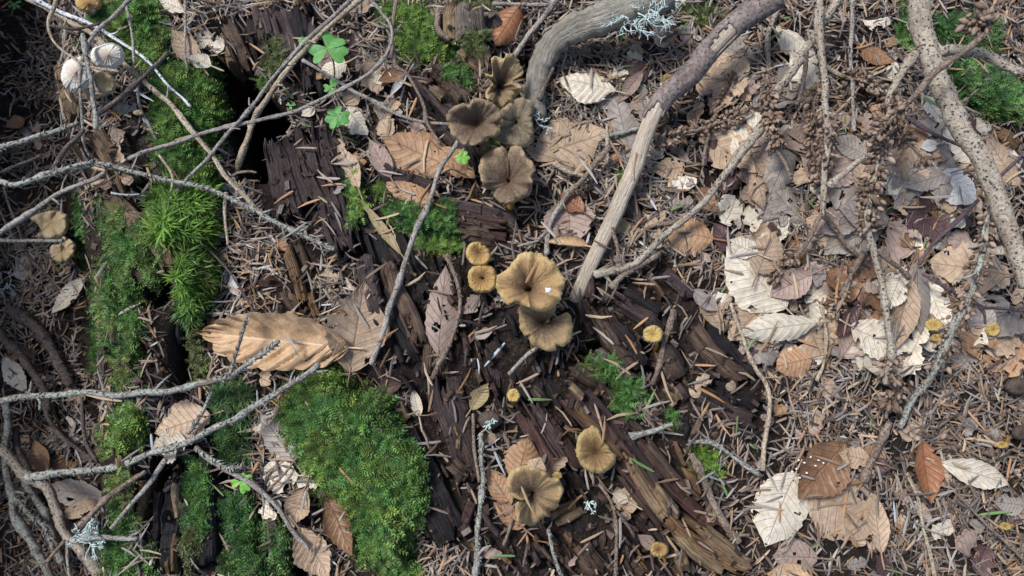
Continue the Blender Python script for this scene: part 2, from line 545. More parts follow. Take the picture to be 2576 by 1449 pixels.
# ------------------------------------------------------------------ builders
def hbase_grid():
    px, py = to_px(GXX, GYY, 0.0)
    xl = np.interp(py, [0, 150, 300, 500, 700, 1000, 1449], [20, 90, 150, 190, 212, 240, 225])
    xr = np.interp(py, [0, 300, 500, 800, 1000, 1449], [560, 565, 560, 500, 470, 470])
    left = sstep(40, -40, px - xl)
    h = -0.15 * left - 0.04 * sstep(0, -260, px - xl)
    h = h + 0.018 * np.sin(np.pi * np.clip((px - xl) / (xr - xl), 0, 1)) ** 0.7 * (1 - left)
    h = h + 0.012 * np.exp(-(((px - 1350) / 480) ** 2 + ((py - 780) / 420) ** 2)) - 0.02 * sstep(2000, 3000, px)
    h = h + 0.41 * sstep(-0.445, -0.62, GXX + 0.03 * (fbm(GYY * 7, GXX * 7, 55, 3) - 0.5))  # the added shading bank, smoothed
    return h + 0.010 * (fbm(GXX * 9 + 3, GYY * 9 + 5, 1) - 0.5)


HB = hbase_grid()
XY = lambda P: (np.array([p[0] for p in P], float), np.array([p[1] for p in P], float))


def slab(parent, path, width, col, h=0.004, th=0.012, amp=0.0016, seed=None, taper=(1.0, 1.0), jag=0.10, name='wood_strip', curve=0.5, label=None):
    """a strip of decayed wood split along the grain: ragged ends, fibres at different heights, cross cracks"""
    slab.k += 1
    sd_ = slab.k if seed is None else seed
    r = np.random.default_rng(1000 + sd_)
    x, y = XY(path)
    hh = np.linspace(h[0], h[1], len(x)) if isinstance(h, tuple) else h
    P = on(x, y, hh, HB)
    L0 = np.sum(np.linalg.norm(np.diff(P, axis=0), axis=1))
    n = int(np.clip(L0 / 0.0014, 10, 90))
    C = spline(P, n)
    s = np.concatenate([[0], np.cumsum(np.linalg.norm(np.diff(C, axis=0), axis=1))]); L = s[-1]
    W = width * S
    m = int(np.clip(W / 0.0009, 6, 36))
    T = np.gradient(C, axis=0); T[:, 2] = 0; T /= np.linalg.norm(T, axis=1)[:, None] + 1e-9
    N = np.stack([-T[:, 1], T[:, 0], T[:, 2] * 0], 1)
    # fibre bundles
    bund = np.cumsum(r.random(m) < 0.38)
    bh = r.random(bund[-1] + 1); fz = bh[bund] + 0.35 * r.random(m)
    ja = r.random(bund[-1] + 1)[bund] * 0.8 + 0.2 * r.random(m)
    jb = r.random(bund[-1] + 1)[bund] * 0.8 + 0.2 * r.random(m)
    jl = min(jag * 2.2, 0.022 / max(L, 1e-3))
    tt = np.linspace(0, 1, n)
    V = np.zeros((n, m, 3)); UV = np.zeros((n, m, 2))
    uo, vo = r.random() * 5, r.random() * 5
    wt = np.interp(tt, [0, 1], taper)
    for j in range(m):
        t2 = ja[j] * jl + (1 - ja[j] * jl - jb[j] * jl) * tt
        sv = (j / (m - 1) - 0.5)
        wob = 0.06 * (vn(t2 * L / 0.012, np.full(n, j * 0.13), sd_) - 0.5)
        cc = np.stack([np.interp(t2, tt, C[:, k]) for k in range(3)], 1)
        nn = np.stack([np.interp(t2, tt, N[:, k]) for k in range(3)], 1)
        ww = np.interp(t2, tt, wt) * W
        V[:, j] = cc + nn * ((sv + wob) * ww)[:, None]
        z = fz[j] * amp + amp * 0.9 * (vn(t2 * L / 0.007 + 9, np.full(n, bund[j] * 3.7), sd_ + 5) - 0.5)
        z -= (2 * sv) ** 2 * W * curve * 0.35 + 0.0022 * np.abs(2 * sv) ** 6
        gap = vn(t2 * L / 0.016, np.full(n, bund[j] * 1.9 + 50), sd_ + 9)
        z -= amp * 1.8 * sstep(0.66, 0.78, gap)
        crk = vn(t2 * L / 0.0045 + 0.25 * sv, np.full(n, np.floor(bund[j] / 3) * 2.3), sd_ + 13)
        z -= amp * 1.0 * sstep(0.84, 0.93, crk)
        es = np.minimum(t2, 1 - t2) * L
        z -= 0.0035 * (1 - sstep(0, 0.009, es)) * (0.3 + ja[j])
        V[:, j, 2] += z
        UV[:, j, 0] = t2 * L + uo; UV[:, j, 1] = sv * W + vo
    stamp(V.reshape(-1, 3), MASK_W)
    nb = n * m
    Vt = V.reshape(-1, 3); UVt = UV.reshape(-1, 2)
    ring = np.concatenate([np.arange(m), np.arange(1, n) * m + m - 1, (n - 1) * m + np.arange(m - 2, -1, -1), np.arange(n - 2, 0, -1) * m])
    low = Vt[ring].copy(); low[:, 2] -= th
    cen = V.mean((0, 1)); low[:, :2] += (cen[:2] - low[:, :2]) * 0.04
    uvl = UVt[ring].copy(); uvl[:, 1] += th
    q_ = len(ring); a = np.arange(q_); b = (a + 1) % q_
    side = np.stack([ring[a], nb + a, nb + b, ring[b]], 1)
    loc = parent.location if parent is not None else Vector(C[n // 2] - [0, 0, th])
    VV = np.vstack([Vt, low]) - np.array(loc)
    me = mesh(name, VV, [gridF(n, m)[:, ::-1], side[:, ::-1]], np.vstack([UVt, uvl]), smooth=False)
    o = obj(name, me, WOOD[col], parent, None if parent is not None else loc)
    return o


slab.k = 0


def frame(C):
    T = np.gradient(C, axis=0); T /= np.linalg.norm(T, axis=1)[:, None] + 1e-12
    up = np.array([0, 0, 1.0]) if abs(T[:, 2]).max() < 0.93 else np.array([1.0, 0, 0])
    A = np.cross(T, up); A /= np.linalg.norm(A, axis=1)[:, None] + 1e-12
    B = np.cross(A, T)
    return T, A, B


def tube(C, R, k=9, lump=0.0, seed=0, caps=True, lf=350.0):
    n = len(C); T, A, B = frame(C)
    s = np.concatenate([[0], np.cumsum(np.linalg.norm(np.diff(C, axis=0), axis=1))])
    th = np.linspace(0, 2 * np.pi, k, endpoint=False)
    ss, tt = np.meshgrid(s, th, indexing='ij')
    rr = R[:, None] * (1 + lump * 2 * (vn(ss * lf, tt * 1.2 + 10, seed) - 0.5) + lump * (vn(ss * lf * 2.7, tt * 2.4 + 10, seed + 3) - 0.5))
    V = C[:, None, :] + A[:, None, :] * (rr * np.cos(tt))[..., None] + B[:, None, :] * (rr * np.sin(tt))[..., None]
    UV = np.stack([ss, tt / (2 * np.pi)], -1)
    V = V.reshape(-1, 3); UV = UV.reshape(-1, 2)
    F = [gridF(n, k, True)]
    if caps:
        nv = len(V)
        V = np.vstack([V, C[:1] - T[:1] * R[0] * 0.3, C[-1:] + T[-1:] * R[-1] * 0.4]); UV = np.vstack([UV, UV[:1], UV[-1:]])
        a = np.arange(k); b = (a + 1) % k
        F += [np.stack([np.full(k, nv), b, a], 1), np.stack([np.full(k, nv + 1), (n - 1) * k + a, (n - 1) * k + b], 1)]
    return V, F, UV


def pegs_mesh(C, R, n, size, seed):
    r = np.random.default_rng(seed); T, A, B = frame(C)
    i = r.integers(0, len(C) - 1, n); a = r.random(n) * 2 * np.pi
    O = A[i] * np.cos(a)[:, None] + B[i] * np.sin(a)[:, None]
    P = C[i] + (C[i + 1] - C[i]) * r.random(n)[:, None] + O * (R[i] * 0.85)[:, None]
    D = O * 0.8 + T[i] * 0.6; side = np.cross(O, T[i])
    sz = size * (0.5 + r.random(n))[:, None]
    V = np.stack([P + side * sz * 0.45, P - side * sz * 0.45, P - T[i] * sz * 0.5, P + D * sz * 1.1], 1).reshape(-1, 3)
    b = np.arange(n)[:, None] * 4
    return V, np.vstack([b + [0, 1, 3], b + [1, 2, 3], b + [2, 0, 3]])


def buds_mesh(C, R, n, size, seed, t0, t1):
    r = np.random.default_rng(seed); T, A, B = frame(C)
    i = np.clip((t0 + (t1 - t0) * r.random(n)) * (len(C) - 1), 0, len(C) - 2).astype(int); a = r.random(n) * 2 * np.pi
    O = A[i] * np.cos(a)[:, None] + B[i] * np.sin(a)[:, None]
    D = O * (0.4 + 0.6 * r.random(n))[:, None] + T[i] * (0.2 + 0.8 * r.random(n))[:, None] + r.normal(0, .35, (n, 3))
    D /= np.linalg.norm(D, axis=1)[:, None]
    P = C[i] + O * (R[i] + size * 0.9 * r.random(n))[:, None] * 1.0
    X = np.cross(D, O + 0.01); X /= np.linalg.norm(X, axis=1)[:, None]; Y = np.cross(D, X)
    sz = size * 0.62 * (0.5 + 0.9 * r.random(n))
    k = 6; th = np.linspace(0, 2 * np.pi, k, endpoint=False)
    rings = []
    for (d, w_) in ((-0.2, 0.14), (0.2, 0.42), (0.6, 0.40), (1.0, 0.2)):
        rings.append(P[:, None] + D[:, None] * (sz * d)[:, None, None] + (X[:, None] * np.cos(th)[None, :, None] + Y[:, None] * np.sin(th)[None, :, None]) * (sz * w_)[:, None, None])
    V = np.stack(rings, 1); tip = (P + D * (sz * 1.25)[:, None])[:, None]
    V = np.concatenate([V.reshape(n, -1, 3), tip], 1)
    nv = V.shape[1]
    f = gridF(4, k, True); tf = np.array([[3 * k + j, 3 * k + (j + 1) % k, 4 * k] for j in range(k)])
    F = [(np.arange(n)[:, None, None] * nv + f[None]).reshape(-1, 4), (np.arange(n)[:, None, None] * nv + tf[None]).reshape(-1, 3)]
    pal = np.array([(.15, .10, .07), (.21, .15, .11), (.10, .07, .05), (.26, .195, .15)])
    c = pal[r.integers(0, 4, n)] * (0.75 + 0.5 * r.random(n))[:, None]
    return V.reshape(-1, 3), F, np.repeat(c, nv, 0)


def twig(label, pts, r0, r1, z=(0.02, 0.02), mat='grey', pegs=0, buds=(), lump=0.17, lift=0.0, fixed=False, name='twig', sides=9, pct=90, cat='twig', pegsize=0.0011, group=None, wig=0.0, spurs=None, kink=1.0):
    twig.k += 1
    sd_ = twig.k
    x, y = XY(pts)
    zz = np.interp(np.linspace(0, 1, len(x)), np.linspace(0, 1, len(z)), z)
    r = np.linspace(r0, r1, len(x)) * S * (0.82 if name == 'twig' else 0.95)
    if not fixed:
        dz = 0.0
        for _ in range(4):
            P = at_z(x, y, zz + dz)
            C = spline(np.column_stack([P, r]), 60)
            need = Ss(C[:, 0], C[:, 1]) + C[:, 3] * 0.55 + lift - C[:, 2]
            dz += np.percentile(need, pct)
        zz = zz + dz
    P = at_z(x, y, zz)
    L = np.sum(np.linalg.norm(np.diff(P, axis=0), axis=1))
    n = int(np.clip(L / 0.0022, 8, 160))
    C4 = spline(np.column_stack([P, r]), n)
    C, R = C4[:, :3].copy(), C4[:, 3].copy()
    ar = np.linspace(0, L / 0.018, n)
    wob = np.minimum(r.mean() * 0.9, 0.0016) + wig
    C[:, 0] += wob * 1.6 * (vn(ar, ar * 0 + 3, sd_) - 0.5); C[:, 1] += wob * 1.6 * (vn(ar, ar * 0 + 9, sd_ + 1) - 0.5)
    kn = np.interp(np.arange(n), np.linspace(0, n - 1, max(3, int(L / .02))), np.random.default_rng(sd_).normal(0, 1, max(3, int(L / .02)))); kn2 = np.interp(np.arange(n), np.linspace(0, n - 1, max(3, int(L / .02))), np.random.default_rng(sd_ + 500).normal(0, 1, max(3, int(L / .02))))
    C[:, 0] += kink * kn * min(r.mean() * .45, .0011); C[:, 1] += kink * kn2 * min(r.mean() * .45, .0011)
    R *= 1 + 0.12 * min(kink, 1) * (vn(np.linspace(0, L / .012, n), ar * 0, sd_ + 6) - .5)
    R *= 1 + 0.38 * min(kink, 1) * sstep(0.72, 0.85, vn(np.linspace(0, L / 0.009, n), ar * 0, sd_ + 4))     # nodes
    V, F, UV = tube(C, R, sides, lump, sd_)
    stamp(V)
    loc = C[0]
    o = obj(name, mesh(name, V - loc, F, UV), TW[mat], None, loc)
    tag(o, label, cat, group)
    rs = np.random.default_rng(sd_ + 900)
    for _ in range(int(spurs if spurs is not None else min(4, L / .045) * (rs.random() < .8))):
        i = int(rs.integers(2, max(3, n - 2))); t_ = C[min(i + 1, n - 1)] - C[i - 1]; t_ /= np.linalg.norm(t_)
        sdv = np.cross(t_, [0, 0, 1.0]) * rs.choice([-1, 1]) + np.array([0, 0, rs.normal(.1, .35)])
        ln_ = rs.uniform(.003, .014); d_ = t_ * rs.uniform(.4, 1.1) + sdv
        d_ /= np.linalg.norm(d_); mid_ = C[i] + d_ * ln_ * .5 + rs.normal(0, .0006, 3)
        cc_ = spline(np.array([C[i], mid_, C[i] + d_ * ln_ + rs.normal(0, .001, 3)]), 7)
        v_, f_, u_ = tube(cc_, np.linspace(R[i] * .55, R[i] * .3, 7), 6, .2, sd_)
        obj('side_spur', mesh('side_spur', v_ - loc, f_, u_), TW[mat], o)
    if pegs:
        pv, pf = pegs_mesh(C, R, int(pegs * L / 0.01), pegsize, sd_)
        c = obj('needle_pegs', mesh('needle_pegs', pv - loc, pf, smooth=False), TW[mat], o); c['kind'] = 'stuff'
    for (t0, t1, nb, size) in buds:
        bv, bf, bc = buds_mesh(C, R, int(nb * 1.9), size, sd_, t0, t1)
        c = obj('bud_cluster', mesh('bud_cluster', bv - loc, bf, None, bc), BUDM, o); c['kind'] = 'stuff'
    o['_c'] = 0
    del o['_c']
    return o, C, R


twig.k = 0


def rest(V, pct, gap):
    """how far to lift vertices so that they lie on what is there"""
    return np.percentile(Ss(V[:, 0], V[:, 1]) + gap - V[:, 2], pct)


def leaf(label, tip, base, width, col, bend=0.0, curl=0.6, fold=0.0, corr=0.05, crump=0.06, torn=0.15, holes=(), tilt=0.0, h=(0, 0), seed=None, group=None,
         name='beech_leaf', pct=82, gap=0.001, nu=46, nv=25, stalk=True, place=None, cat='leaf', twist=0.0, shape=0.9, scrap=False):
    leaf.k += 1
    sd_ = leaf.k if seed is None else seed
    r = np.random.default_rng(5000 + sd_)
    L = math.hypot(tip[0] - base[0], tip[1] - base[1]) * S
    W = width * 0.5 * S
    t = np.linspace(0, 1, nu); s = np.linspace(-1, 1, nv)
    tt, ss = np.meshgrid(t, s, indexing='ij')
    hw = W * np.maximum(np.sin(np.pi * np.clip(tt, 0.004, 0.996) ** shape), 0) ** (0.72 + 0.35 * tt) * (1 + 0.035 * np.sin(tt * 2 * np.pi * 9 + 1))
    hw = hw * (1 + 0.30 * (fbm(tt * 4, np.sign(ss) * 3 + 5, sd_, 3) - 0.5) + 0.05 * (vn(tt * 40, np.sign(ss) * 3, sd_) - 0.5))
    if scrap:
        hw = W * np.maximum(1 - np.abs(2 * tt - 1) ** 4, 0) ** 0.5 * (0.55 + 0.9 * fbm(tt * 5 + 2, np.sign(ss) * 3 + 5, sd_, 4)) + 1e-5
    k = curl if abs(curl) > 1e-3 else 1e-3
    yy = hw * np.sin(k * ss) / k
    zz = hw * (1 - np.cos(k * ss)) / k
    ph = (tt - 0.20 * np.abs(ss)) * 9
    zz = zz + corr * 0.55 * W * (np.abs(np.sin(np.pi * ph)) - 0.5) * np.minimum(1, np.abs(ss) * 2.2) + fold * np.abs(ss) * hw
    xx = L * tt
    zz = zz + crump * W * 2.6 * (fbm(xx / 0.014 + sd_, yy / 0.014, sd_, 3) - 0.5) + crump * W * 5.0 * (fbm(xx / 0.04 + sd_, yy / 0.035, sd_ + 2, 2) - 0.5)
    if twist:
        a = twist * (tt - 0.5); yy, zz = yy * np.cos(a) - zz * np.sin(a), yy * np.sin(a) + zz * np.cos(a)
    if abs(bend) > 1e-3:
        a = bend * (tt - 0.5)
        bx = L * np.sin(a) / bend; bz = L * (1 - np.cos(a)) / bend
        xx = bx - zz * np.sin(a) + L * 0.5; zz = bz + zz * np.cos(a)
    # tears and holes
    edge = np.maximum(np.abs(ss), np.abs(2 * tt - 1) ** 2)
    tear = fbm(L * tt / 0.009 + 31, hw * ss / 0.009 + sd_ * 3.3, sd_ + 7, 3)
    kill = (tear + 0.25 * (edge - 0.6)) > (0.86 - 0.42 * torn)
    if torn > 0.02: kill |= (vn(L * tt / 0.004, hw * ss / 0.004 + sd_, sd_ + 70) > 0.93 - 0.2 * torn) & (edge > 0.6)
    for _ in range(int(torn * 9) + (1 if torn > .04 else 0)):
        bt, bs, br = r.random(), r.choice([-1, 1]) * r.uniform(.75, 1.15), r.uniform(.10, .34) * W * (0.6 + torn)
        wn = 1 + 0.7 * (fbm(tt * 14, ss * 7, sd_ + int(r.integers(99)), 2) - 0.5)
        kill |= np.hypot((tt - bt) * L, (ss - bs) * hw) < br * wn
    for (ht, hs, hr) in holes: kill |= np.hypot((tt - ht) * L, (ss - hs) * hw) < hr * S
    F = gridF(nu, nv)
    kf = kill.ravel()[F].sum(1) >= 3
    if kf.sum() < len(F) * 0.75: F = F[~kf]
    V = np.stack([xx, yy, zz], -1).reshape(-1, 3)
    UV = np.stack([tt, ss * 0.5 + 0.5], -1).reshape(-1, 2)
    if scrap: UV = UV * r.uniform(.3, .6) + [r.uniform(0, .5), r.uniform(0, .5)]
    used = np.zeros(len(V), bool); used[F.ravel()] = True
    # into the place
    b = on(np.array([base[0]]), np.array([base[1]]), h[0])[0]; e = on(np.array([tip[0]]), np.array([tip[1]]), h[1])[0]
    mz = 0.5 * (b[2] + e[2])
    b = at_z(np.array([base[0]]), np.array([base[1]]), np.array([mz + (b[2] - mz) * 0.6]))[0]
    e = at_z(np.array([tip[0]]), np.array([tip[1]]), np.array([mz + (e[2] - mz) * 0.6]))[0]
    X = e - b; Lr = np.linalg.norm(X); X /= Lr
    Yv = np.cross([0, 0, 1], X); Yv /= np.linalg.norm(Yv); Z = np.cross(X, Yv)
    Yv, Z = Yv * math.cos(tilt) + Z * math.sin(tilt), Z * math.cos(tilt) - Yv * math.sin(tilt)
    Wd = b + V[:, :1] * (Lr / L) * X + V[:, 1:2] * Yv + V[:, 2:] * Z
    dz = rest(Wd[used], pct, gap)
    Wd[:, 2] += dz
    cen = Wd[used].mean(0); k2 = (CAM[2] - cen[2]) / (CAM[2] - (cen[2] - dz))     # keep it on its sight line
    shift = (cen - [0, 0, dz])[:2] - CAM[:2]
    Wd[:, :2] += shift * (k2 - 1)
    stamp(Wd[used])
    V2 = Wd
    Fs = [F]
    if stalk:
        c0 = Wd[nv // 2]; d = (Wd[nv // 2] - Wd[nv * 3 + nv // 2]); d /= np.linalg.norm(d) + 1e-9
        pts = np.array([c0 + X * L * 0.05, c0 + d * 0.003, c0 + d * 0.009 + [0, 0, 0.001]])
        tv, tf, tu = tube(spline(pts, 6), np.full(6, 0.00055), 5)
        n0 = len(V2); V2 = np.vstack([V2, tv]); UV = np.vstack([UV, np.full((len(tv), 2), 0.5)])
        Fs = Fs + [f + n0 for f in tf]
    idx = -np.ones(len(V2), int)
    u = np.unique(np.concatenate([f.ravel() for f in Fs])); idx[u] = np.arange(len(u))
    loc = cen
    o = obj(name, mesh(name, V2[u] - loc, [idx[f] for f in Fs], UV[u]), LEAF[col], None, loc)
    tag(o, label, cat, group)
    return o


leaf.k = 0


def cap(name, label, c, outline, mat, h=0.02, depth=0.008, wave=0.004, droop=0.003, hole=0.09, tilt=(0, 0), stem=None, stemr=7, stemmat=None, group=None, thick=0.0012,
        scallop=0.035, seed=None, pw=1.5, cat='mushroom'):
    """funnel cap built on its real outline, with a hollow stalk below; tilt = rise of the rim towards +x and +y"""
    cap.k += 1
    sd_ = cap.k if seed is None else seed
    cx, cy = c
    K, NR = 120, 15
    pl = np.array(outline + outline[:1], float)
    if len(outline) > 8:
        Q = np.vstack([pl[-3:-1], pl, pl[1:3]])
        pl = spline(np.column_stack([Q, Q[:, 0] * 0]), 400)[:, :2]
        # keep one lap
        ang = np.unwrap(np.arctan2(pl[:, 1] - cy, pl[:, 0] - cx)); lap = np.abs(ang - ang[0])
        st = 400 * 2 // (len(outline) + 5)
        j = st
        while j < 399 and abs(ang[j] - ang[st]) < 2 * np.pi: j += 1
        pl = pl[st:j + 1]
    ss = np.concatenate([[0], np.cumsum(np.hypot(*np.diff(pl, axis=0).T))])
    u = np.linspace(0, ss[-1], K, endpoint=False)
    ox, oy = np.interp(u, ss, pl[:, 0]), np.interp(u, ss, pl[:, 1])
    sca = 1 + scallop * 2 * (vn(np.arange(K) * 0.62, np.zeros(K), sd_) - 0.5)
    ox = cx + (ox - cx) * sca; oy = cy + (oy - cy) * sca
    z0 = on(np.array([cx]), np.array([cy]), 0.0, HB)[0, 2] + h
    th = np.arctan2(-(oy - cy), ox - cx)
    lob = vn(np.cos(th) * 1.7 + 5, np.sin(th) * 1.7 + 5, sd_ + 2) - 0.5 + 0.5 * (vn(np.cos(th) * 4 + 5, np.sin(th) * 4 + 5, sd_ + 3) - 0.5)
    O = at_z(ox, oy, np.full(K, z0)); Cn = at_z(np.array([cx]), np.array([cy]), np.array([z0]))[0]
    rho = np.concatenate([[hole * (0.5 if depth > 0 else 0.02), hole], np.linspace(hole + 0.06, 0.9, NR - 4), [0.96, 1.0]])
    rr, kk = np.meshgrid(rho, np.arange(K), indexing='ij')
    V = Cn[None, None] + (O[kk] - Cn) * rr[..., None]
    z = -depth * (1 - rr) ** pw + wave * 2 * rr ** 2 * lob[kk] - droop * np.clip((rr - 0.78) / 0.22, 0, 1) ** 2
    z += 0.0012 * (vn(V[..., 0] * 180, V[..., 1] * 180, sd_ + 8) - 0.5) + 0.0009 * rr * (vn(kk * 0.5, rr * 1.5, sd_ + 4) - 0.5)
    dx, dy = V[..., 0] - Cn[0], V[..., 1] - Cn[1]
    z += dx * tilt[0] + dy * tilt[1]
    z[0] -= 0.006 if hole > 0.05 else 0.0
    V[..., 2] += z
    # keep outline on the sight lines after raising
    d = V - CAM; f = (V[..., 2] - CAM[2]) / (V[..., 2] - z - CAM[2]); V[..., :2] = CAM[:2] + d[..., :2] * f[..., None]
    low = V.copy(); low[..., 2] -= thick * (2.2 - 1.2 * rr); low[-1, :, :2] = V[-1, :, :2] - (O - Cn)[:, :2] * 0.012
    n = len(rho)
    Vt = np.vstack([V.reshape(-1, 3), low[::-1].reshape(-1, 3)])
    uv = np.stack([rr, kk / K], -1).reshape(-1, 2)
    UVt = np.vstack([uv, uv.reshape(n, K, 2)[::-1].reshape(-1, 2)])
    F = gridF(2 * n, K, True)
    F = F[:, ::-1] if (ox[0] - cx) * (oy[1] - cy) - (oy[0] - cy) * (ox[1] - cx) > 0 else F
    sp = stem if stem is not None else (cx, cy)
    foot = on(np.array([sp[0]]), np.array([sp[1]]), -0.002, HB)[0]
    cz = V[0, :, :].mean(0)
    root = empty(name, label, cat, foot, group)
    stamp(V.reshape(-1, 3), MASK_C)
    obj('cap', mesh('cap', Vt - foot, F, UVt), CAPM[mat], root)
    mid = 0.5 * (cz + foot) + np.array([0.0015, -0.001, 0])
    C = spline(np.array([foot, mid, cz - [0, 0, 0.001 if depth > 0 else 0.004]]), 14)
    R = np.interp(np.linspace(0, 1, 14), [0, .5, 1], [stemr * S * 1.1, stemr * S * 0.85, stemr * S * 1.35])
    sv, sf, su = tube(C, R, 10, 0.06, sd_, True, 120)
    obj('stem', mesh('stem', sv - foot, sf, su), stemmat or STEMS, root)
    return root


cap.k = 0


def ell(cx, cy, rx, ry, n=14, wob=0.05, seed=0, rot=0.0):
    r = np.random.default_rng(seed); out = []
    for i in range(n):
        a = 2 * math.pi * i / n; k = 1 + wob * (r.random() - 0.5) * 2
        x, y = rx * k * math.cos(a), ry * k * math.sin(a)
        out.append((cx + x * math.cos(rot) - y * math.sin(rot), cy + x * math.sin(rot) + y * math.cos(rot)))
    return out


PALM = {'mid': (.125, .28, .075), 'bright': (.23, .39, .095), 'deep': (.08, .19, .055), 'dull': (.17, .22, .085), 'vivid': (.16, .33, .05), 'pale': (.24, .35, .115)}


def moss(label, poly, dome=0.0, style='feather', dens=1.2, col='mid', ln=0.006, thr=0.0, seed=None, D=45, cushion=False, lean=(0, 0), col2=None, group=None):
    moss.k += 1
    sd_ = moss.k if seed is None else seed
    r = np.random.default_rng(9000 + sd_)
    xs, ys = XY(poly)
    A = (xs.max() - xs.min()) * (ys.max() - ys.min()) * S * S * 1e6
    n = int(A * dens * (0.55 if style != 'star' else 1.0)); ln = ln * (1.35 if style != 'star' else 1.0)
    px = r.uniform(xs.min(), xs.max(), n); py = r.uniform(ys.min(), ys.max(), n)
    d = pdist(px, py, poly)
    keep = d > -9 + 46 * (fbm(px / 18, py / 18, sd_ + 40, 4) - 0.5) - 10 * (r.random(n) < .12)
    if thr > 0: keep &= fbm(px / 17, py / 62, sd_ + 80, 3) > thr
    px, py, d = px[keep], py[keep], np.maximum(d[keep], 0)
    up = lambda X, Y, dd: dome * (1 - (1 - np.clip(dd / D, 0, 1)) ** 2) + (0.0065 if dome > .005 else 0.0012) * (fbm(X / 30, Y / 30, sd_ + 3, 3) - 0.45) * np.clip(dd / 20, 0, 1)
    base_surf = SURF.copy()
    P = on(px, py, up(px, py, d), base_surf)
    root = None
    if cushion:
        st = 9.0
        gx, gy = np.meshgrid(np.arange(xs.min() - st, xs.max() + st, st), np.arange(ys.min() - st, ys.max() + st, st), indexing='ij')
        gd = pdist(gx, gy, poly)
        hp = np.where(gd > -2, up(gx, gy, np.maximum(gd, 0)) - 0.0008, -0.004)
        GP = on(gx.ravel(), gy.ravel(), hp.ravel(), base_surf)
        F = gridF(*gx.shape); ok = (gd.ravel()[F] > 4 + 30 * (fbm(gx / 18, gy / 18, sd_ + 40, 4).ravel()[F] - .5)).all(1); F = F[ok]
        u_ = np.unique(F); ix = -np.ones(len(GP), int); ix[u_] = np.arange(len(u_))
        loc = GP[u_].mean(0); loc[2] = GP[u_][:, 2].min()
        root = empty('moss_cushion', label, 'moss', loc, group)
        obj('moss_mat', mesh('moss_mat', GP[u_] - loc, ix[F][:, ::-1]), MOSSB, root)
        stamp(np.column_stack([GP[u_][:, :2], GP[u_][:, 2]]))
    n = len(P)
    # direction: up and outwards
    a = r.random(n) * 2 * np.pi; flat = 0.6 + 1.3 * r.random(n) if style != 'star' else 0.3 * r.random(n)
    Dv = np.stack([np.cos(a) * flat + lean[0], np.sin(a) * flat + lean[1], 0.75 + 0.4 * r.random(n)], 1)
    Dv /= np.linalg.norm(Dv, axis=1)[:, None]
    L = ln * (0.55 + 0.8 * r.random(n))
    base = np.array(PALM[col]); b2 = np.array(PALM[col2 or col])
    m_ = fbm(px / 40, py / 40, sd_ + 11, 3)[:, None]
    cc = base * (1 - sstep(.4, .6, m_)) + b2 * sstep(.4, .6, m_)
    m2_ = fbm(px / 28 + 40, py / 28, sd_ + 19, 3)[:, None]
    cc = cc * (1 - .4 * sstep(.54, .7, m2_)) + np.array([.14, .13, .04]) * .35 * sstep(.54, .7, m2_)
    cc = cc * (0.28 + 1.1 * r.random(n) ** 1.4)[:, None] * np.stack([0.85 + 0.4 * r.random(n), np.ones(n), 0.8 + 0.5 * r.random(n)], 1)
    side = np.stack([-np.sin(a), np.cos(a), 0.5 * (r.random(n) - 0.5)], 1); side /= np.linalg.norm(side, axis=1)[:, None] + 1e-9
    VS, CS, cnt = [], [], 0

    def pos(t): return P + Dv * (L * t)[:, None] + np.stack([Dv[:, 0] * 0, Dv[:, 1] * 0, -0.35 * L * t * t], 1)

    if style in ('feather', 'short'):
        K = 4 if style == 'feather' else 3
        w_ = ln * 0.062
        one = np.ones(n)
        tris = [(P - Dv * 0.0006 + side * w_, P - Dv * 0.0006 - side * w_, pos(one))]
        for k in range(K):
            t = one * ((k + 0.8) / (K + 0.6)); c0 = pos(t); ll = (L * (0.27 - 0.035 * k))[:, None]
            for sg in (1, -1):
                e = c0 + (Dv * 0.65 + side * sg * 0.75) * ll
                tris.append((c0 - Dv * ll * 0.34, c0 + Dv * ll * 0.30, e))
        V = np.stack([np.stack(t, 1) for t in tris], 1)          # n, ntri, 3, 3
        nt_ = V.shape[1]
        V = V.reshape(-1, 3); F = np.arange(len(V)).reshape(-1, 3); Cc = np.repeat(cc, nt_ * 3, 0)
    else:
        M = 15
        P2 = np.repeat(P, M, 0); ax = np.repeat(Dv, M, 0); nn = len(P2); L2 = np.repeat(L, M) * (0.7 + 0.5 * r.random(nn))
        a2 = r.random(nn) * 2 * np.pi
        rad = np.stack([np.cos(a2), np.sin(a2), 0 * a2], 1); el = (0.25 + 1.2 * r.random(nn))[:, None]
        d1 = rad + ax * el; d1 /= np.linalg.norm(d1, axis=1)[:, None]
        sd2 = np.cross(d1, ax); sd2 /= np.linalg.norm(sd2, axis=1)[:, None] + 1e-9
        P0 = P2 + ax * (L2 * 0.5 * r.random(nn))[:, None]; w_ = (L2 * 0.045)[:, None]
        mid = P0 + d1 * (L2 * 0.55)[:, None]; tip = mid + (d1 + rad * 0.35 - np.array([0, 0, 0.25])) * (L2 * 0.5)[:, None]
        V = np.stack([P0 - sd2 * w_, P0 + sd2 * w_, mid + sd2 * w_, mid - sd2 * w_, tip], 1).reshape(-1, 3)
        b = np.arange(nn)[:, None] * 5
        F = np.vstack([b + [0, 1, 2], b + [0, 2, 3], b + [3, 2, 4]])
        Cc = np.repeat(np.repeat(cc, M, 0) * (0.8 + 0.4 * r.random(nn))[:, None], 5, 0)
    ii = np.clip(np.round((P[:, 0] - GX0) / GS).astype(int), 0, len(gxs) - 1); jj = np.clip(np.round((P[:, 1] - GY0) / GS).astype(int), 0, len(gys) - 1)
    MASK_M[ii, jj] = 1
    np.maximum.at(SURF, (ii, jj), P[:, 2] + ln * 0.3)
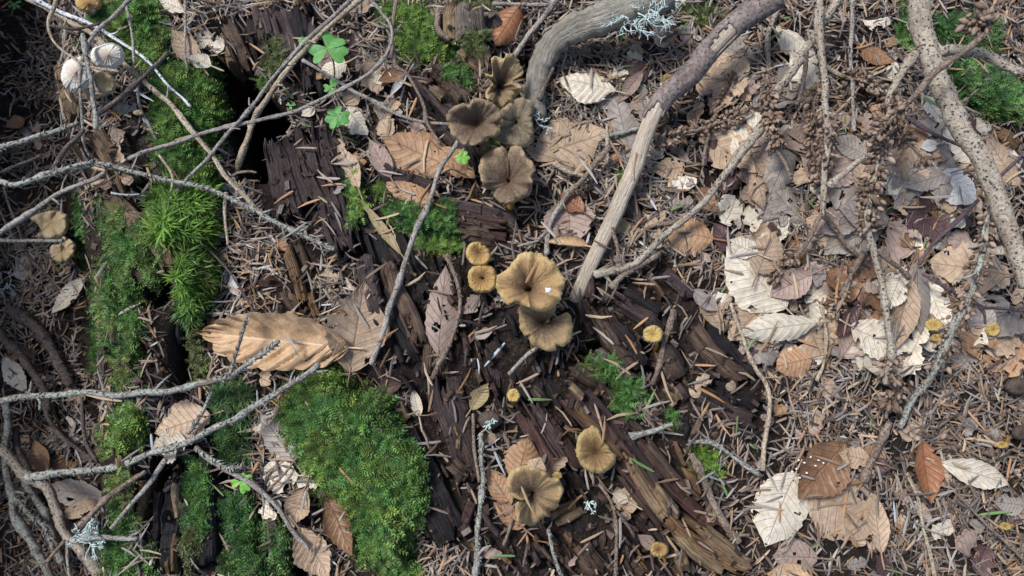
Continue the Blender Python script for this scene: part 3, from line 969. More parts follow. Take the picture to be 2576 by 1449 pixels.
    if root is not None:
        o = obj('fronds', mesh('fronds', V - np.array(root.location), F, None, Cc, False), MOSS, root); o['kind'] = 'stuff'
        return root
    loc = P.mean(0)
    o = obj('moss_patch', mesh('moss_patch', V - loc, F, None, Cc, False), MOSS, None, loc)
    return tag(o, label, 'moss', group, 'stuff')


moss.k = 0


def sorrel(label, c, leaflets, h=0.02, foot=None, bright=False, name='wood_sorrel'):
    """leaflets: (direction in degrees counter-clockwise from right, length, width)"""
    z0 = on(np.array([c[0]]), np.array([c[1]]), h)[0, 2]
    C0 = at_z(np.array([c[0]]), np.array([c[1]]), np.array([z0]))[0]
    f = foot or (c[0] + 10, c[1] + 60)
    F0 = on(np.array([f[0]]), np.array([f[1]]), -0.001)[0]
    root = empty(name, label, 'plant', F0)
    nu, nv = 12, 13
    t = np.linspace(0.02, 1, nu); s = np.linspace(-1, 1, nv)
    tt, ss = np.meshgrid(t, s, indexing='ij')
    for (deg, ln, wd) in leaflets:
        L, W = ln * S, wd * S * 0.5
        x = L * tt * (1 - 0.24 * (1 - np.abs(ss)) ** 1.6 * tt - 0.30 * np.abs(ss) ** 5 * tt)
        y = W * ss * np.sin(np.pi * 0.5 * tt ** 0.85) ** 0.9
        z = 0.18 * np.abs(y) - 0.25 * L * tt ** 2 * 0.5 + 0.0004 * (vn(x * 900, y * 900, int(deg)) - 0.5)
        a = math.radians(deg)
        V = np.stack([x * math.cos(a) - y * math.sin(a), x * math.sin(a) + y * math.cos(a), z], -1).reshape(-1, 3) + C0 - F0
        obj('leaflet', mesh('leaflet', V, gridF(nu, nv)), SORREL_B if bright else SORREL, root)
    mid = 0.5 * (C0 + F0) + np.array([0.002, 0.001, 0.003])
    Cc = spline(np.array([F0, mid, C0]), 10)
    sv, sf, su = tube(Cc, np.full(10, 0.00055), 6)
    obj('stalk', mesh('stalk', sv - F0, sf, su), SORREL_ST, root)
    return root


def lichen(label, c, rx, ry, n, size, h=0.004, seed=1, droop=(0, -1), flat=.15):
    r = np.random.default_rng(seed)
    px = c[0] + rx * (r.random(n) * 2 - 1); py = c[1] + ry * (r.random(n) * 2 - 1)
    P = on(px, py, h * r.random(n))
    P = at_z(px, py, np.median(P[:, 2]) + (P[:, 2] - np.median(P[:, 2])) * flat)
    VS, FS, UVS, cnt = [], [], [], 0

    def strip(p, d, L, wd, lev):
        nonlocal cnt
        k = 5
        pts = [p]; dd = d.copy()
        for i in range(k - 1):
            dd = dd + (r.random(3) - 0.5) * 0.7; dd[2] += 0.05; dd /= np.linalg.norm(dd)
            pts.append(pts[-1] + dd * L / (k - 1))
        pts = np.array(pts)
        v, f, u = tube(pts, np.linspace(wd, wd * 0.55, k), 5, 0.25, int(r.integers(1e6)))
        VS.append(v); FS.append([a + cnt for a in f]); UVS.append(u); cnt += len(v)
        if lev > 0:
            for b in range(2 + int(r.integers(2))):
                a = dd + (r.random(3) - 0.5) * 1.7; a[2] = abs(a[2]) * 0.6; a /= np.linalg.norm(a)
                strip(pts[-1] if b < 2 else pts[2], a, L * 0.62, wd * 0.75, lev - 1)

    for i in range(n):
        d = np.array([droop[0] * 0.6 + r.normal() * 0.6, droop[1] * 0.6 + r.normal() * 0.6, 0.7]); d /= np.linalg.norm(d)
        strip(P[i], d, size * (0.6 + 0.7 * r.random()), 0.00055, 2)
    V = np.vstack(VS); loc = P.mean(0)
    F4 = np.vstack([f[0] for f in FS]); F3 = np.vstack([np.vstack(f[1:]) for f in FS])
    o = obj('lichen_tuft', mesh('lichen_tuft', V - loc, [F4, F3], np.vstack(UVS)), LICH, None, loc)
    return tag(o, label, 'lichen')


NPAL = np.array([(.155, .112, .085), (.22, .162, .118), (.07, .052, .044), (.31, .235, .16), (.20, .175, .155), (.12, .10, .09), (.28, .245, .21), (.05, .037, .032), (.26, .15, .075), (.11, .08, .065)])


def needle_geo(P, yaw, pitch, L, W, col, bendz, bendy, roll):
    """P centres; returns V, F, C for flat pointed needles of 9 vertices each"""
    n = len(P)
    X = np.stack([np.cos(yaw) * np.cos(pitch), np.sin(yaw) * np.cos(pitch), np.sin(pitch)], 1)
    Y = np.stack([-np.sin(yaw), np.cos(yaw), 0 * yaw], 1); Z = np.cross(X, Y)
    Y2 = Y * np.cos(roll)[:, None] + Z * np.sin(roll)[:, None]; Z2 = Z * np.cos(roll)[:, None] - Y * np.sin(roll)[:, None]
    rows = []
    for (t, w_) in ((-0.5, 0.45), (-0.36, 0.95), (0.1, 1.0), (0.5, 0.3)):
        c = P + X * (L * t)[:, None] + Y * (bendy * L * (t * t - 0.12))[:, None] + np.array([0, 0, 1.0]) * (bendz * L * (0.12 - t * t))[:, None]
        rows += [c - Y2 * (W * 0.5 * w_)[:, None], c + Z2 * (W * 0.24 * w_)[:, None], c + Y2 * (W * 0.5 * w_)[:, None]]
    V = np.stack(rows, 1)
    f = np.array([[r_ * 3 + a, r_ * 3 + a + 1, r_ * 3 + a + 4, r_ * 3 + a + 3] for r_ in range(3) for a in (0, 1)])[:, ::-1]
    F = (np.arange(n)[:, None, None] * 12 + f[None]).reshape(-1, 4)
    return V.reshape(-1, 3), F, np.repeat(col, 12, 0)

# ================================================================== THE SETTING
def build_ground():
    fx = np.arange(GX0, GX1 + 1e-9, 0.0024); fy = np.arange(GY0, GY1 + 1e-9, 0.0024)
    ox = np.array([-4, -2.5, -1.6, -1.1, -0.85, -0.7, -0.62]); oy = np.array([-4, -2.5, -1.6, -1.1, -0.8, -0.6, -0.48])
    X = np.concatenate([ox, fx, -ox[::-1]]); Y = np.concatenate([oy, fy, -oy[::-1]])
    A, B = np.meshgrid(X, Y, indexing='ij')
    inx = (A >= GX0) & (A <= GX1) & (B >= GY0) & (B <= GY1)
    Z = np.where(inx, Hh(A, B), height(A, B))
    out = np.hypot(np.maximum(np.abs(A) - 0.56, 0), np.maximum(np.abs(B) - 0.42, 0))
    Z = Z + 0.03 * (fbm(A * 3, B * 3, 77, 3) - 0.5) * np.clip(out * 4, 0, 1)
    V = np.stack([A, B, Z], -1).reshape(-1, 3)
    o = obj('ground', mesh('ground', V, gridF(len(X), len(Y))[:, ::-1]), G)
    o['kind'] = 'structure'; o['label'] = 'dark damp forest soil under the litter'


build_ground()

# ================================================================== ROTTEN WOOD
p0 = on(np.array([760.]), np.array([450.]), 0)[0]
LOG_A = empty('rotten_log', 'crumbling dark log of split wooden strips beside the black hollow', 'log', p0)
A_ = lambda *a, **k: slab(LOG_A, *a, **k)
A_(q(1, 0, 150, 985, 190, 1220, 260, 1449) + q(1, 1, 330, 200), 104, 'purple', h=(.010, .012), th=.05, amp=.0012, taper=(.75, 1), curve=.25)
A_([(772, 290), (792, 400), (835, 510), (880, 650)], 82, 'purple', h=(.012, .014), th=.03, amp=.0014, curve=.3)
A_([(800, 300), (850, 400), (885, 500), (920, 590)], 44, 'dark', h=(.008, .009), th=.02)
A_([(905, 470), (930, 560), (955, 640), (990, 720)], 62, 'black', h=(.006, .004), th=.02, amp=.002)
A_([(912, 625), (925, 710), (948, 800)], 46, 'purple', h=(.013, .011), th=.02, curve=.3)
A_([(960, 640), (990, 720), (1030, 800), (1058, 880)], 46, 'brown', h=(.009, .01), th=.02)
A_([(955, 720), (985, 790), (1030, 860), (1060, 915)], 54, 'black', h=(.009, .007), th=.02, amp=.0014)
A_([(985, 560), (1015, 640), (1050, 720), (1075, 770)], 50, 'dark', h=(.004, .006), th=.02)
A_([(940, 800), (965, 850), (985, 890)], 48, 'red', h=(.002, .003), th=.02)
A_([(900, 860), (915, 900), (930, 960)], 30, 'brown', h=(.004, .002), th=.02)
A_([(1080, 800), (1075, 870), (1070, 960)], 34, 'brown', h=(.004, .004), th=.02)
A_([(1035, 900), (1060, 940), (1085, 990)], 30, 'dark', h=(.001, .003), th=.02)
A_([(1245, 840), (1240, 900), (1235, 985)], 62, 'purple', h=(.004, .002), th=.02, amp=.001, taper=(.7, 1.0), curve=.15)
A_([(1280, 880), (1300, 960), (1320, 1040)], 34, 'dark', h=(.002, .002), th=.02)
A_([(1115, 925), (1130, 1010), (1160, 1100), (1195, 1235)], 78, 'purple', h=(.008, .006), th=.03, amp=.0012, curve=.3)
A_([(1085, 940), (1095, 1010), (1110, 1080)], 34, 'red', h=(.004, .004), th=.03)
A_([(1000, 1070), (1040, 1150), (1080, 1220), (1100, 1300)], 66, 'dark', h=(.010, .008), th=.03, amp=.0011, curve=.3)
A_([(1062, 1215), (1100, 1290), (1145, 1365)], 84, 'dark', h=(.012, .009), th=.03, amp=.0010, curve=.2)
A_([(1020, 1200), (1060, 1290), (1105, 1370)], 40, 'purple', h=(.004, .003), th=.03)
A_([(1150, 1080), (1180, 1150), (1200, 1230)], 30, 'brown', h=(.007, .005), th=.02)
A_([(660, 460), (690, 540), (720, 600)], 40, 'dark', h=(-.004, .0), th=.02)
A_([(1350, 890), (1380, 960), (1420, 1040)], 30, 'dark', h=(.0, .003), th=.02)

p0 = on(np.array([800.]), np.array([70.]), 0)[0]
LOG_B = empty('rotten_log', 'flaking purple brown log end above the black hollow', 'log', p0)
for k, (pa, w_, c_, hh) in enumerate([
        ([(650, 0), (668, 70), (690, 140), (700, 200)], 60, 'purple', (.012, .010)), ([(690, 0), (715, 80), (735, 170)], 55, 'purple', (.016, .013)),
        ([(735, 0), (752, 80), (775, 150), (790, 260)], 52, 'dark', (.012, .010)), ([(770, 40), (785, 110), (800, 180)], 30, 'purple', (.009, .008)),
        ([(735, 200), (755, 250), (768, 310)], 34, 'dark', (.004, .006)), ([(625, 20), (640, 90), (660, 150)], 34, 'dark', (.008, .004)),
        ([(560, 40), (590, 100), (625, 180)], 40, 'brown', (.002, .004)), ([(545, 70), (565, 120), (585, 170)], 24, 'tan', (.008, .009))]):
    slab(LOG_B, pa, w_, c_, h=hh, th=.03, amp=.002)

p0 = on(np.array([1120.]), np.array([220.]), 0)[0]
LOG_C = empty('rotten_log', 'split brown log running down to the upper brown mushrooms', 'log', p0)
for k, (pa, w_, c_, hh) in enumerate([
        (q(1, 0, 1180, 520, 1290, 660, 1420, 790, 1520, 930), 40, 'purple', (.008, .006)), (q(1, 0, 1300, 430, 1420, 560, 1520, 680, 1640, 800), 44, 'brown', (.014, .010)),
        (q(1, 0, 1440, 430, 1540, 540, 1640, 640), 36, 'purple', (.012, .009)), (q(1, 0, 1200, 640, 1300, 790, 1440, 940, 1520, 1060), 34, 'dark', (.004, .004)),
        (q(1, 0, 1370, 880, 1450, 1010, 1530, 1100, 1620, 1220), 30, 'purple', (.006, .005)), (q(1, 0, 1500, 960, 1560, 1040, 1640, 1200, 1700, 1330), 30, 'dark', (.003, .005)),
        (q(1, 0, 1060, 440, 1130, 560, 1230, 720), 30, 'dark', (.003, .004)), (q(1, 0, 1310, 120, 1380, 250, 1450, 330), 24, 'dark', (.008, .008))]):
    slab(LOG_C, pa, w_, c_, h=hh, th=.025, amp=.0018)

p0 = on(np.array([1180.]), np.array([60.]), 0)[0]
STUMP = empty('broken_stump', 'pale broken stump with mossy top above the brown mushrooms', 'stump', p0)
for k, (pa, w_, c_, hh) in enumerate([
        (q(1, 0, 1480, 0, 1460, 120, 1470, 300), 38, 'tan', (.020, .014)), (q(1, 0, 1560, 0, 1560, 140, 1570, 330), 42, 'grey', (.026, .018)),
        (q(1, 0, 1650, 0, 1650, 140, 1680, 300), 46, 'grey', (.030, .020)), (q(1, 0, 1730, 60, 1790, 140, 1850, 220), 40, 'grey', (.020, .014)),
        (q(1, 0, 1530, 330, 1640, 420, 1750, 500), 46, 'tan', (.014, .010)), (q(1, 0, 1600, 290, 1690, 370, 1760, 450), 40, 'tan', (.019, .014)),
        (q(1, 0, 1430, 60, 1420, 190, 1460, 320), 18, 'orange', (.012, .008))]):
    slab(STUMP, pa, w_, c_, h=hh, th=.03, amp=.002)

p0 = on(np.array([1150.]), np.array([530.]), 0)[0]
LOG_D = empty('rotten_log', 'small dark log lying across behind the pair of yellow caps', 'log', p0)
for k, (pa, w_, c_, hh) in enumerate([
        ([(945, 412), (1000, 440), (1060, 462), (1110, 480)], 40, 'purple', (.010, .010)), ([(960, 440), (1010, 465), (1070, 485)], 30, 'dark', (.005, .006)),
        ([(965, 470), (1060, 508), (1150, 535), (1300, 560)], 34, 'red', (.010, .008)), ([(1090, 505), (1180, 520), (1260, 540), (1320, 570)], 30, 'purple', (.013, .009)),
        ([(970, 505), (1080, 545), (1180, 570), (1300, 590)], 44, 'brown', (.012, .008)), ([(1140, 560), (1220, 585), (1300, 605)], 34, 'red', (.009, .006)),
        ([(1150, 590), (1200, 605), (1260, 615)], 16, 'brown', (.008, .006))]):
    slab(LOG_D, pa, w_, c_, h=hh, th=.02, amp=.0015)

p0 = on(np.array([1620.]), np.array([1150.]), 0)[0]
LOG_E = empty('rotten_log', 'long splintered log with pale tan strips running under the olive brown cap', 'log', p0)
E_ = lambda *a, **k: slab(LOG_E, *a, **k)
main = q(2, 2, 330, 0, 560, 220, 740, 430, 900, 640, 1090, 880, 1330, 1110, 1560, 1290, 1800, 1449)
def off(path, d, a=0, b=99): return [(x + d * 0.68, y - d * 0.73) for (x, y) in path[a:b]]
E_(off(main, -16, 0, 5), 26, 'red', h=(.008, .013), th=.03)
E_(off(main, 10, 0, 6), 30, 'red', h=(.014, .018), th=.03)
E_(off(main, 34, 0, 5), 30, 'purple', h=(.010, .015), th=.03)
E_(off(main, 52, 1, 7), 32, 'red', h=(.010, .010), th=.03)
E_(off(main, 74, 0, 6), 26, 'brown', h=(.006, .010), th=.03)
E_(q(2, 2, 400, 60, 540, 230, 700, 420, 850, 580), 24, 'orange', h=(.017, .019), th=.02, amp=.0012)
E_(q(2, 2, 440, 0, 490, 50, 550, 110), 18, 'tan', h=(.018, .019), th=.01)
E_(q(2, 2, 860, 510, 960, 700, 1090, 900, 1230, 1080), 30, 'tan', h=(.020, .020), th=.012, amp=.0012)
E_(q(2, 2, 1070, 770, 1180, 890, 1280, 1010), 24, 'tan', h=(.021, .020), th=.012, amp=.001)
E_(q(2, 2, 1120, 960, 1350, 1180, 1600, 1330, 1850, 1440), 34, 'orange', h=(.019, .014), th=.015)
E_(q(2, 2, 1240, 1110, 1420, 1290, 1640, 1440), 36, 'tan', h=(.018, .014), th=.015, amp=.0013)
E_(q(2, 2, 1390, 1070, 1560, 1190, 1720, 1330, 1860, 1400), 36, 'tan', h=(.019, .014), th=.015, amp=.0014)
E_(q(2, 2, 1270, 990, 1380, 1070, 1500, 1150), 20, 'orange', h=(.017, .015), th=.012)
E_(q(2, 2, 790, 590, 930, 800, 1080, 980, 1200, 1130), 30, 'brown', h=(.013, .012), th=.02)
E_(q(2, 2, 1040, 1000, 1150, 1180, 1260, 1380), 40, 'purple', h=(.008, .006), th=.02)
E_(q(2, 2, 1270, 1270, 1300, 1370, 1330, 1449), 30, 'tan', h=(.012, .010), th=.012)
E_(q(2, 2, 980, 430, 1100, 560, 1240, 740, 1350, 860), 28, 'brown', h=(.012, .010), th=.02)
# dark purple flank
E_(q(2, 2, 0, 130, 130, 330, 260, 560, 430, 780), 36, 'red', h=(.008, .008), th=.03)
E_(q(2, 2, 90, 60, 230, 280, 350, 470, 500, 690), 36, 'purple', h=(.011, .009), th=.03)
E_(q(2, 2, 210, 200, 330, 360, 470, 560, 560, 680), 32, 'red', h=(.008, .008), th=.03)
E_(q(2, 2, 120, 0, 190, 60, 280, 180), 30, 'purple', h=(.009, .008), th=.02)
E_(q(2, 2, 490, 760, 560, 880, 640, 1010), 34, 'dark', h=(.003, .003), th=.02)
E_(q(2, 2, 570, 780, 640, 900, 690, 1000), 24, 'purple', h=(.002, .003), th=.02)
E_(q(2, 2, 490, 1200, 580, 1330, 690, 1449), 54, 'brown', h=(.009, .006), th=.015, amp=.0012, curve=.2)
E_(q(2, 2, 420, 1100, 450, 1180, 470, 1260), 18, 'brown', h=(.004, .004), th=.012)
E_(q(2, 2, 690, 1090, 690, 1170, 680, 1270), 18, 'brown', h=(.004, .004), th=.012)
E_(q(2, 2, 850, 1200, 865, 1280, 880, 1370), 20, 'brown', h=(.005, .004), th=.012)
E_(q(2, 2, 920, 1350, 960, 1400, 1000, 1449), 28, 'brown', h=(.005, .004), th=.012)

p0 = on(np.array([1700.]), np.array([860.]), 0)[0]
LOG_F = empty('rotten_log', 'split dark log between the peeled stick and the small bright yellow cap', 'log', p0)
F_ = lambda *a, **k: slab(LOG_F, *a, **k)
F_(q(2, 1, 780, 790, 900, 870, 1040, 950, 1160, 1010), 42, 'purple', h=(.010, .008), th=.02, amp=.0014)
F_(q(2, 1, 830, 740, 960, 800, 1080, 880, 1160, 960), 26, 'dark', h=(.010, .008), th=.02)
F_(q(2, 1, 590, 840, 690, 1000, 800, 1180, 960, 1400), 34, 'brown', h=(.013, .008), th=.03)
F_(q(2, 1, 680, 850, 770, 1020, 900, 1200, 1010, 1330), 36, 'red', h=(.010, .007), th=.03)
F_(q(2, 1, 780, 960, 870, 1080, 960, 1220, 1050, 1360), 30, 'dark', h=(.012, .008), th=.03)
F_(q(2, 1, 520, 790, 560, 900, 570, 1010), 32, 'red', h=(.008, .005), th=.02)
F_(q(2, 1, 570, 560, 590, 700, 590, 850), 26, 'red', h=(.006, .007), th=.02)
F_(q(2, 1, 600, 1190, 740, 1290, 860, 1400, 960, 1449), 40, 'grey', h=(.009, .007), th=.02)
F_(q(2, 1, 420, 1290, 560, 1380, 700, 1449), 40, 'brown', h=(.008, .007), th=.02)
F_(q(2, 1, 1130, 1150, 1200, 1290, 1290, 1449), 46, 'brown', h=(.010, .008), th=.02)
F_(q(2, 1, 1190, 1130, 1280, 1300, 1340, 1420), 24, 'dark', h=(.007, .006), th=.02)
F_(q(2, 1, 1350, 980, 1480, 1160, 1640, 1330, 1830, 1449), 44, 'brown', h=(.010, .008), th=.02)
F_(q(2, 1, 1430, 990, 1580, 1130, 1730, 1290, 1900, 1449), 40, 'dark', h=(.008, .006), th=.02)
F_(q(2, 1, 1540, 1060, 1680, 1200, 1850, 1380), 36, 'black', h=(.006, .004), th=.02)
F_(q(2, 2, 1330, 0, 1500, 110, 1680, 220, 1880, 320), 44, 'purple', h=(.007, .005), th=.02)
F_(q(2, 2, 1460, 0, 1640, 60, 1800, 130, 1920, 210), 40, 'dark', h=(.007, .004), th=.02)
F_(q(2, 2, 1180, 0, 1230, 70, 1270, 150), 26, 'tan', h=(.010, .008), th=.012)
F_(q(2, 2, 1250, 0, 1290, 60, 1340, 130), 24, 'purple', h=(.008, .007), th=.012)
F_(q(2, 2, 1300, 240, 1300, 330, 1280, 450), 30, 'dark', h=(.006, .004), th=.012)
F_(q(2, 2, 1440, 250, 1400, 340, 1350, 420), 20, 'brown', h=(.006, .004), th=.012)
F_(q(2, 1, 1000, 620, 1080, 700, 1170, 810), 26, 'red', h=(.004, .004), th=.012)

p0 = on(np.array([320.]), np.array([700.]), 0)[0]
LOG_L = empty('mossy_log', 'old log overgrown with green moss above the shadowed drop', 'log', p0)
Lg = lambda *a, **k: slab(LOG_L, *a, **k)
Lg(q(0, 0, 430, 430, 470, 620, 540, 900), 34, 'tan', h=(.006, .010), th=.03)
Lg(q(0, 0, 500, 560, 560, 740, 600, 930), 30, 'grey', h=(.004, .006), th=.03)
Lg(q(0, 0, 650, 960, 760, 1100, 900, 1300, 960, 1449), 54, 'tan', h=(.012, .012), th=.03)
Lg(q(0, 0, 800, 960, 930, 1150, 1060, 1400), 36, 'brown', h=(.004, .006), th=.03)
Lg(q(0, 0, 960, 880, 1070, 1070, 1200, 1300, 1260, 1449), 34, 'purple', h=(.003, .005), th=.03)
Lg(q(0, 1, 760, 0, 960, 180, 1120, 330, 1260, 520, 1320, 720), 46, 'tan', h=(.010, .012), th=.03)
Lg(q(0, 1, 1260, 430, 1300, 560, 1330, 730), 26, 'orange', h=(.015, .015), th=.03)
Lg(q(0, 1, 1050, 130, 1110, 210, 1150, 290), 20, 'orange', h=(.008, .009), th=.02)
Lg(q(0, 1, 760, 120, 900, 350, 1040, 560, 1160, 720), 58, 'brown', h=(.0, .002), th=.03)
Lg(q(0, 1, 640, 0, 700, 200, 760, 400, 820, 640), 50, 'dark', h=(-.012, -.008), th=.03)
Lg(q(0, 1, 560, 0, 610, 200, 660, 420, 690, 640), 24, 'brown', h=(-.014, -.012), th=.03)
Lg(q(0, 1, 700, 660, 740, 900, 740, 1150, 720, 1400), 36, 'brown', h=(-.012, -.014), th=.03)
Lg(q(0, 1, 830, 640, 900, 900, 930, 1150, 950, 1449), 46, 'brown', h=(-.004, -.006), th=.03)
Lg(q(0, 1, 1000, 800, 1060, 1000, 1080, 1250), 34, 'dark', h=(-.006, -.006), th=.02)
Lg(q(0, 1, 1400, 960, 1460, 1150, 1490, 1400), 28, 'dark', h=(.0, .0), th=.02)
Lg(q(0, 1, 1340, 900, 1330, 1050, 1340, 1180), 22, 'black', h=(-.004, -.004), th=.02)
Lg(q(0, 1, 1580, 800, 1600, 1000, 1640, 1200), 30, 'brown', h=(.002, .002), th=.02)
Lg(q(0, 2, 790, 0, 830, 250, 850, 480, 830, 760, 850, 1050), 44, 'brown', h=(-.012, -.010), th=.03)
Lg(q(0, 2, 900, 480, 900, 700, 920, 950, 920, 1250), 34, 'red', h=(-.006, -.004), th=.03)
Lg(q(0, 2, 1050, 700, 1060, 850, 1040, 1010, 1050, 1130), 14, 'orange', h=(.002, .002), th=.02)
p0 = on(np.array([480.]), np.array([1300.]), 0)[0]
LOG_M = empty('rotten_log', 'wet black log with tan streaks and a mossy flank', 'log', p0)
Mg = lambda *a, **k: slab(LOG_M, *a, **k)
Mg(q(0, 2, 1290, 600, 1270, 800, 1260, 1050, 1240, 1449), 40, 'black', h=(.008, .008), th=.03, amp=.0012)
Mg(q(0, 2, 1400, 560, 1400, 800, 1410, 1050, 1400, 1449), 52, 'black', h=(.013, .012), th=.03, amp=.0014)
Mg(q(0, 2, 1500, 540, 1520, 800, 1540, 1100, 1540, 1449), 46, 'black', h=(.011, .010), th=.03, amp=.0014)
Mg(q(0, 2, 1310, 730, 1310, 860, 1330, 1040), 17, 'tan', h=(.013, .014), th=.01)
Mg(q(0, 2, 1240, 1300, 1245, 1370, 1250, 1449), 14, 'orange', h=(.011, .011), th=.01)
Mg(q(0, 2, 1310, 1120, 1300, 1280, 1290, 1449), 14, 'orange', h=(.012, .012), th=.01)
Mg(q(0, 2, 1380, 1120, 1370, 1210, 1360, 1330), 12, 'tan', h=(.016, .016), th=.01)
Mg(q(0, 2, 1620, 600, 1640, 900, 1640, 1200, 1650, 1449), 36, 'dark', h=(.004, .004), th=.03)
Mg(q(0, 2, 1760, 760, 1800, 1000, 1840, 1300, 1860, 1449), 56, 'dark', h=(.007, .007), th=.03)
Mg(q(1, 2, 90, 960, 120, 1200, 160, 1449), 44, 'grey', h=(.008, .007), th=.03)
Mg(q(0, 2, 1180, 800, 1170, 1000, 1160, 1200), 22, 'dark', h=(.0, .0), th=.02)

# loose splinters and chips of wood
# thin fibres and slivers that fill the logs, following the grain
def slivers():
    r = np.random.default_rng(77)
    zones = [(LOG_A, [(880, 440), (1000, 560), (1090, 800), (1120, 980), (1220, 1240), (1150, 1380), (1000, 1120), (960, 900), (890, 700)], (.42, .91), 60),
             (LOG_E, [(1300, 900), (1420, 960), (1620, 1120), (1900, 1420), (1880, 1449), (1640, 1449), (1480, 1240), (1320, 1080)], (.66, .75), 60),
             (LOG_F, [(1440, 760), (1560, 720), (1720, 800), (1920, 980), (1910, 1060), (1700, 1000), (1520, 940)], (.66, .75), 46),
             (LOG_A, [(1090, 620), (1260, 780), (1440, 880), (1330, 1000), (1200, 980), (1100, 860)], (.3, .95), 75),
             (LOG_E, [(1200, 1240), (1480, 1240), (1640, 1449), (1180, 1449)], (.5, .86), 60),
             (LOG_C, [(1040, 140), (1120, 170), (1230, 300), (1210, 400), (1140, 380), (1060, 260)], (.6, .8), 18),
             (LOG_B, [(630, 0), (790, 0), (800, 250), (740, 200), (660, 150)], (.25, .97), 20),
             (LOG_L, [(180, 330), (330, 330), (440, 500), (430, 640), (330, 560), (220, 480)], (.45, .89), 26),
             (LOG_M, [(400, 1140), (560, 1140), (720, 1300), (720, 1449), (410, 1449)], (.03, 1.0), 30),
             (LOG_L, [(230, 620), (330, 700), (330, 1000), (330, 1300), (270, 1300), (240, 900)], (.05, 1.0), 20)]
    for (lg, poly, d, n) in zones:
        xs, ys = XY(poly); k = 0
        while k < n:
            x, y = r.uniform(xs.min(), xs.max()), r.uniform(ys.min(), ys.max())
            if not inside(np.array([x]), np.array([y]), poly)[0]: continue
            k += 1
            a = math.atan2(d[1], d[0]) + r.normal(0, .14); l = r.uniform(14, 70)
            c = r.choice(['dark', 'purple', 'brown', 'red', 'orange'], p=[.28, .26, .26, .14, .06])
            if lg is LOG_M: c = r.choice(['black', 'dark', 'brown'], p=[.5, .35, .15])
            if lg is LOG_L: c = r.choice(['dark', 'brown', 'tan', 'grey'], p=[.3, .4, .15, .15])
            dx, dy = math.cos(a) * l / 2, math.sin(a) * l / 2
            h0 = r.uniform(.001, .012)
            slab(lg, [(x - dx, y - dy), (x + r.normal(0, 2), y + r.normal(0, 2)), (x + dx, y + dy)], r.uniform(6, 17), c, h=(h0, h0 + r.normal(0, .002)), th=.006, amp=.0011, curve=.8, name='wood_fibre')


slivers()

SPL = [('pale orange wood splinter standing out of the needles above the golden curled leaf', [(712, 612), (740, 690), (765, 780)], 27, 'orange', .010),
       ('brown wood splinter tucked beside the pale orange one', [(738, 600), (760, 650), (772, 700)], 24, 'brown', .004),
       ('tan wood chip with square end beside the golden curled leaf', [(775, 725), (785, 765), (800, 800)], 26, 'orange', .006),
       ('reddish brown wood chip lying across the needles', [(640, 705), (672, 708), (706, 712)], 28, 'red', .006),
       ('dark brown wood chip under the pale orange splinter', [(703, 718), (725, 750), (750, 785)], 34, 'brown', .003),
       ('loose red brown splinter leaning beside the dark log plate', q(1, 2, 1650, 840, 1590, 1000, 1520, 1180), 24, 'red', .010),
       ('brown chunk of wood on the purple plank by the rough pale twig', q(1, 2, 1450, 580, 1530, 650, 1610, 710), 34, 'brown', .014),
       ('little pale tan chip lying on the purple plank', q(1, 2, 1525, 405, 1525, 450, 1520, 505), 13, 'tan', .013),
       ('small orange brown crumb of wood beside the dark plank', q(1, 2, 1270, 450, 1310, 490, 1360, 540), 17, 'orange', .006),
       ('tan slat of wood pointing at the ruffled brown mushroom', q(2, 2, 200, 1040, 350, 970, 510, 900), 24, 'orange', .008),
       ('shorter tan slat of wood lying along its twin', q(2, 2, 320, 1060, 440, 1010, 550, 950), 20, 'tan', .009),
       ('yellowish wood chip on the split brown log', q(1, 0, 1295, 620, 1360, 670, 1420, 725), 17, 'tan', .017),
       ('orange brown stick of wood beside the dark smooth stick', q(2, 2, 1310, 580, 1370, 730, 1430, 930), 24, 'orange', .006),
       ('thin red brown splinter beside the thickest dark smooth stick', q(2, 2, 1240, 420, 1270, 520, 1320, 630), 12, 'orange', .008),
       ('purple brown piece of bark with ragged edge below the brown orange leaf', q(2, 1, 1150, 590, 1260, 690, 1400, 790), 34, 'purple', .010),
       ('grey bark flake with lichen next to the peeled stick', q(2, 1, 880, 40, 930, 160, 980, 300), 34, 'grey', .006),
       ('rusty bark strip beside the stub of the spotted twig', q(2, 1, 1010, 620, 1100, 720, 1170, 810), 16, 'orange', .010),
       ('square brown wood chip by the pale cup shaped scrap', q(2, 2, 1500, 400, 1550, 380, 1590, 360), 22, 'brown', .004),
       ('orange chunk of wood half buried below the dark moss', q(3, 0, 1740, 980, 1830, 1040, 1932, 1120), 46, 'orange', .006),
       ('orange brown chip at the top of the steep peeled stick', q(2, 0, 1600, 60, 1640, 110, 1660, 170), 34, 'orange', .008)]
for (lab, pa, w_, c_, hh) in SPL:
    o = slab(None, pa, w_, c_, h=hh, th=.005, amp=.0012, name='wood_splinter', curve=.3)
    tag(o, lab, 'wood chip')

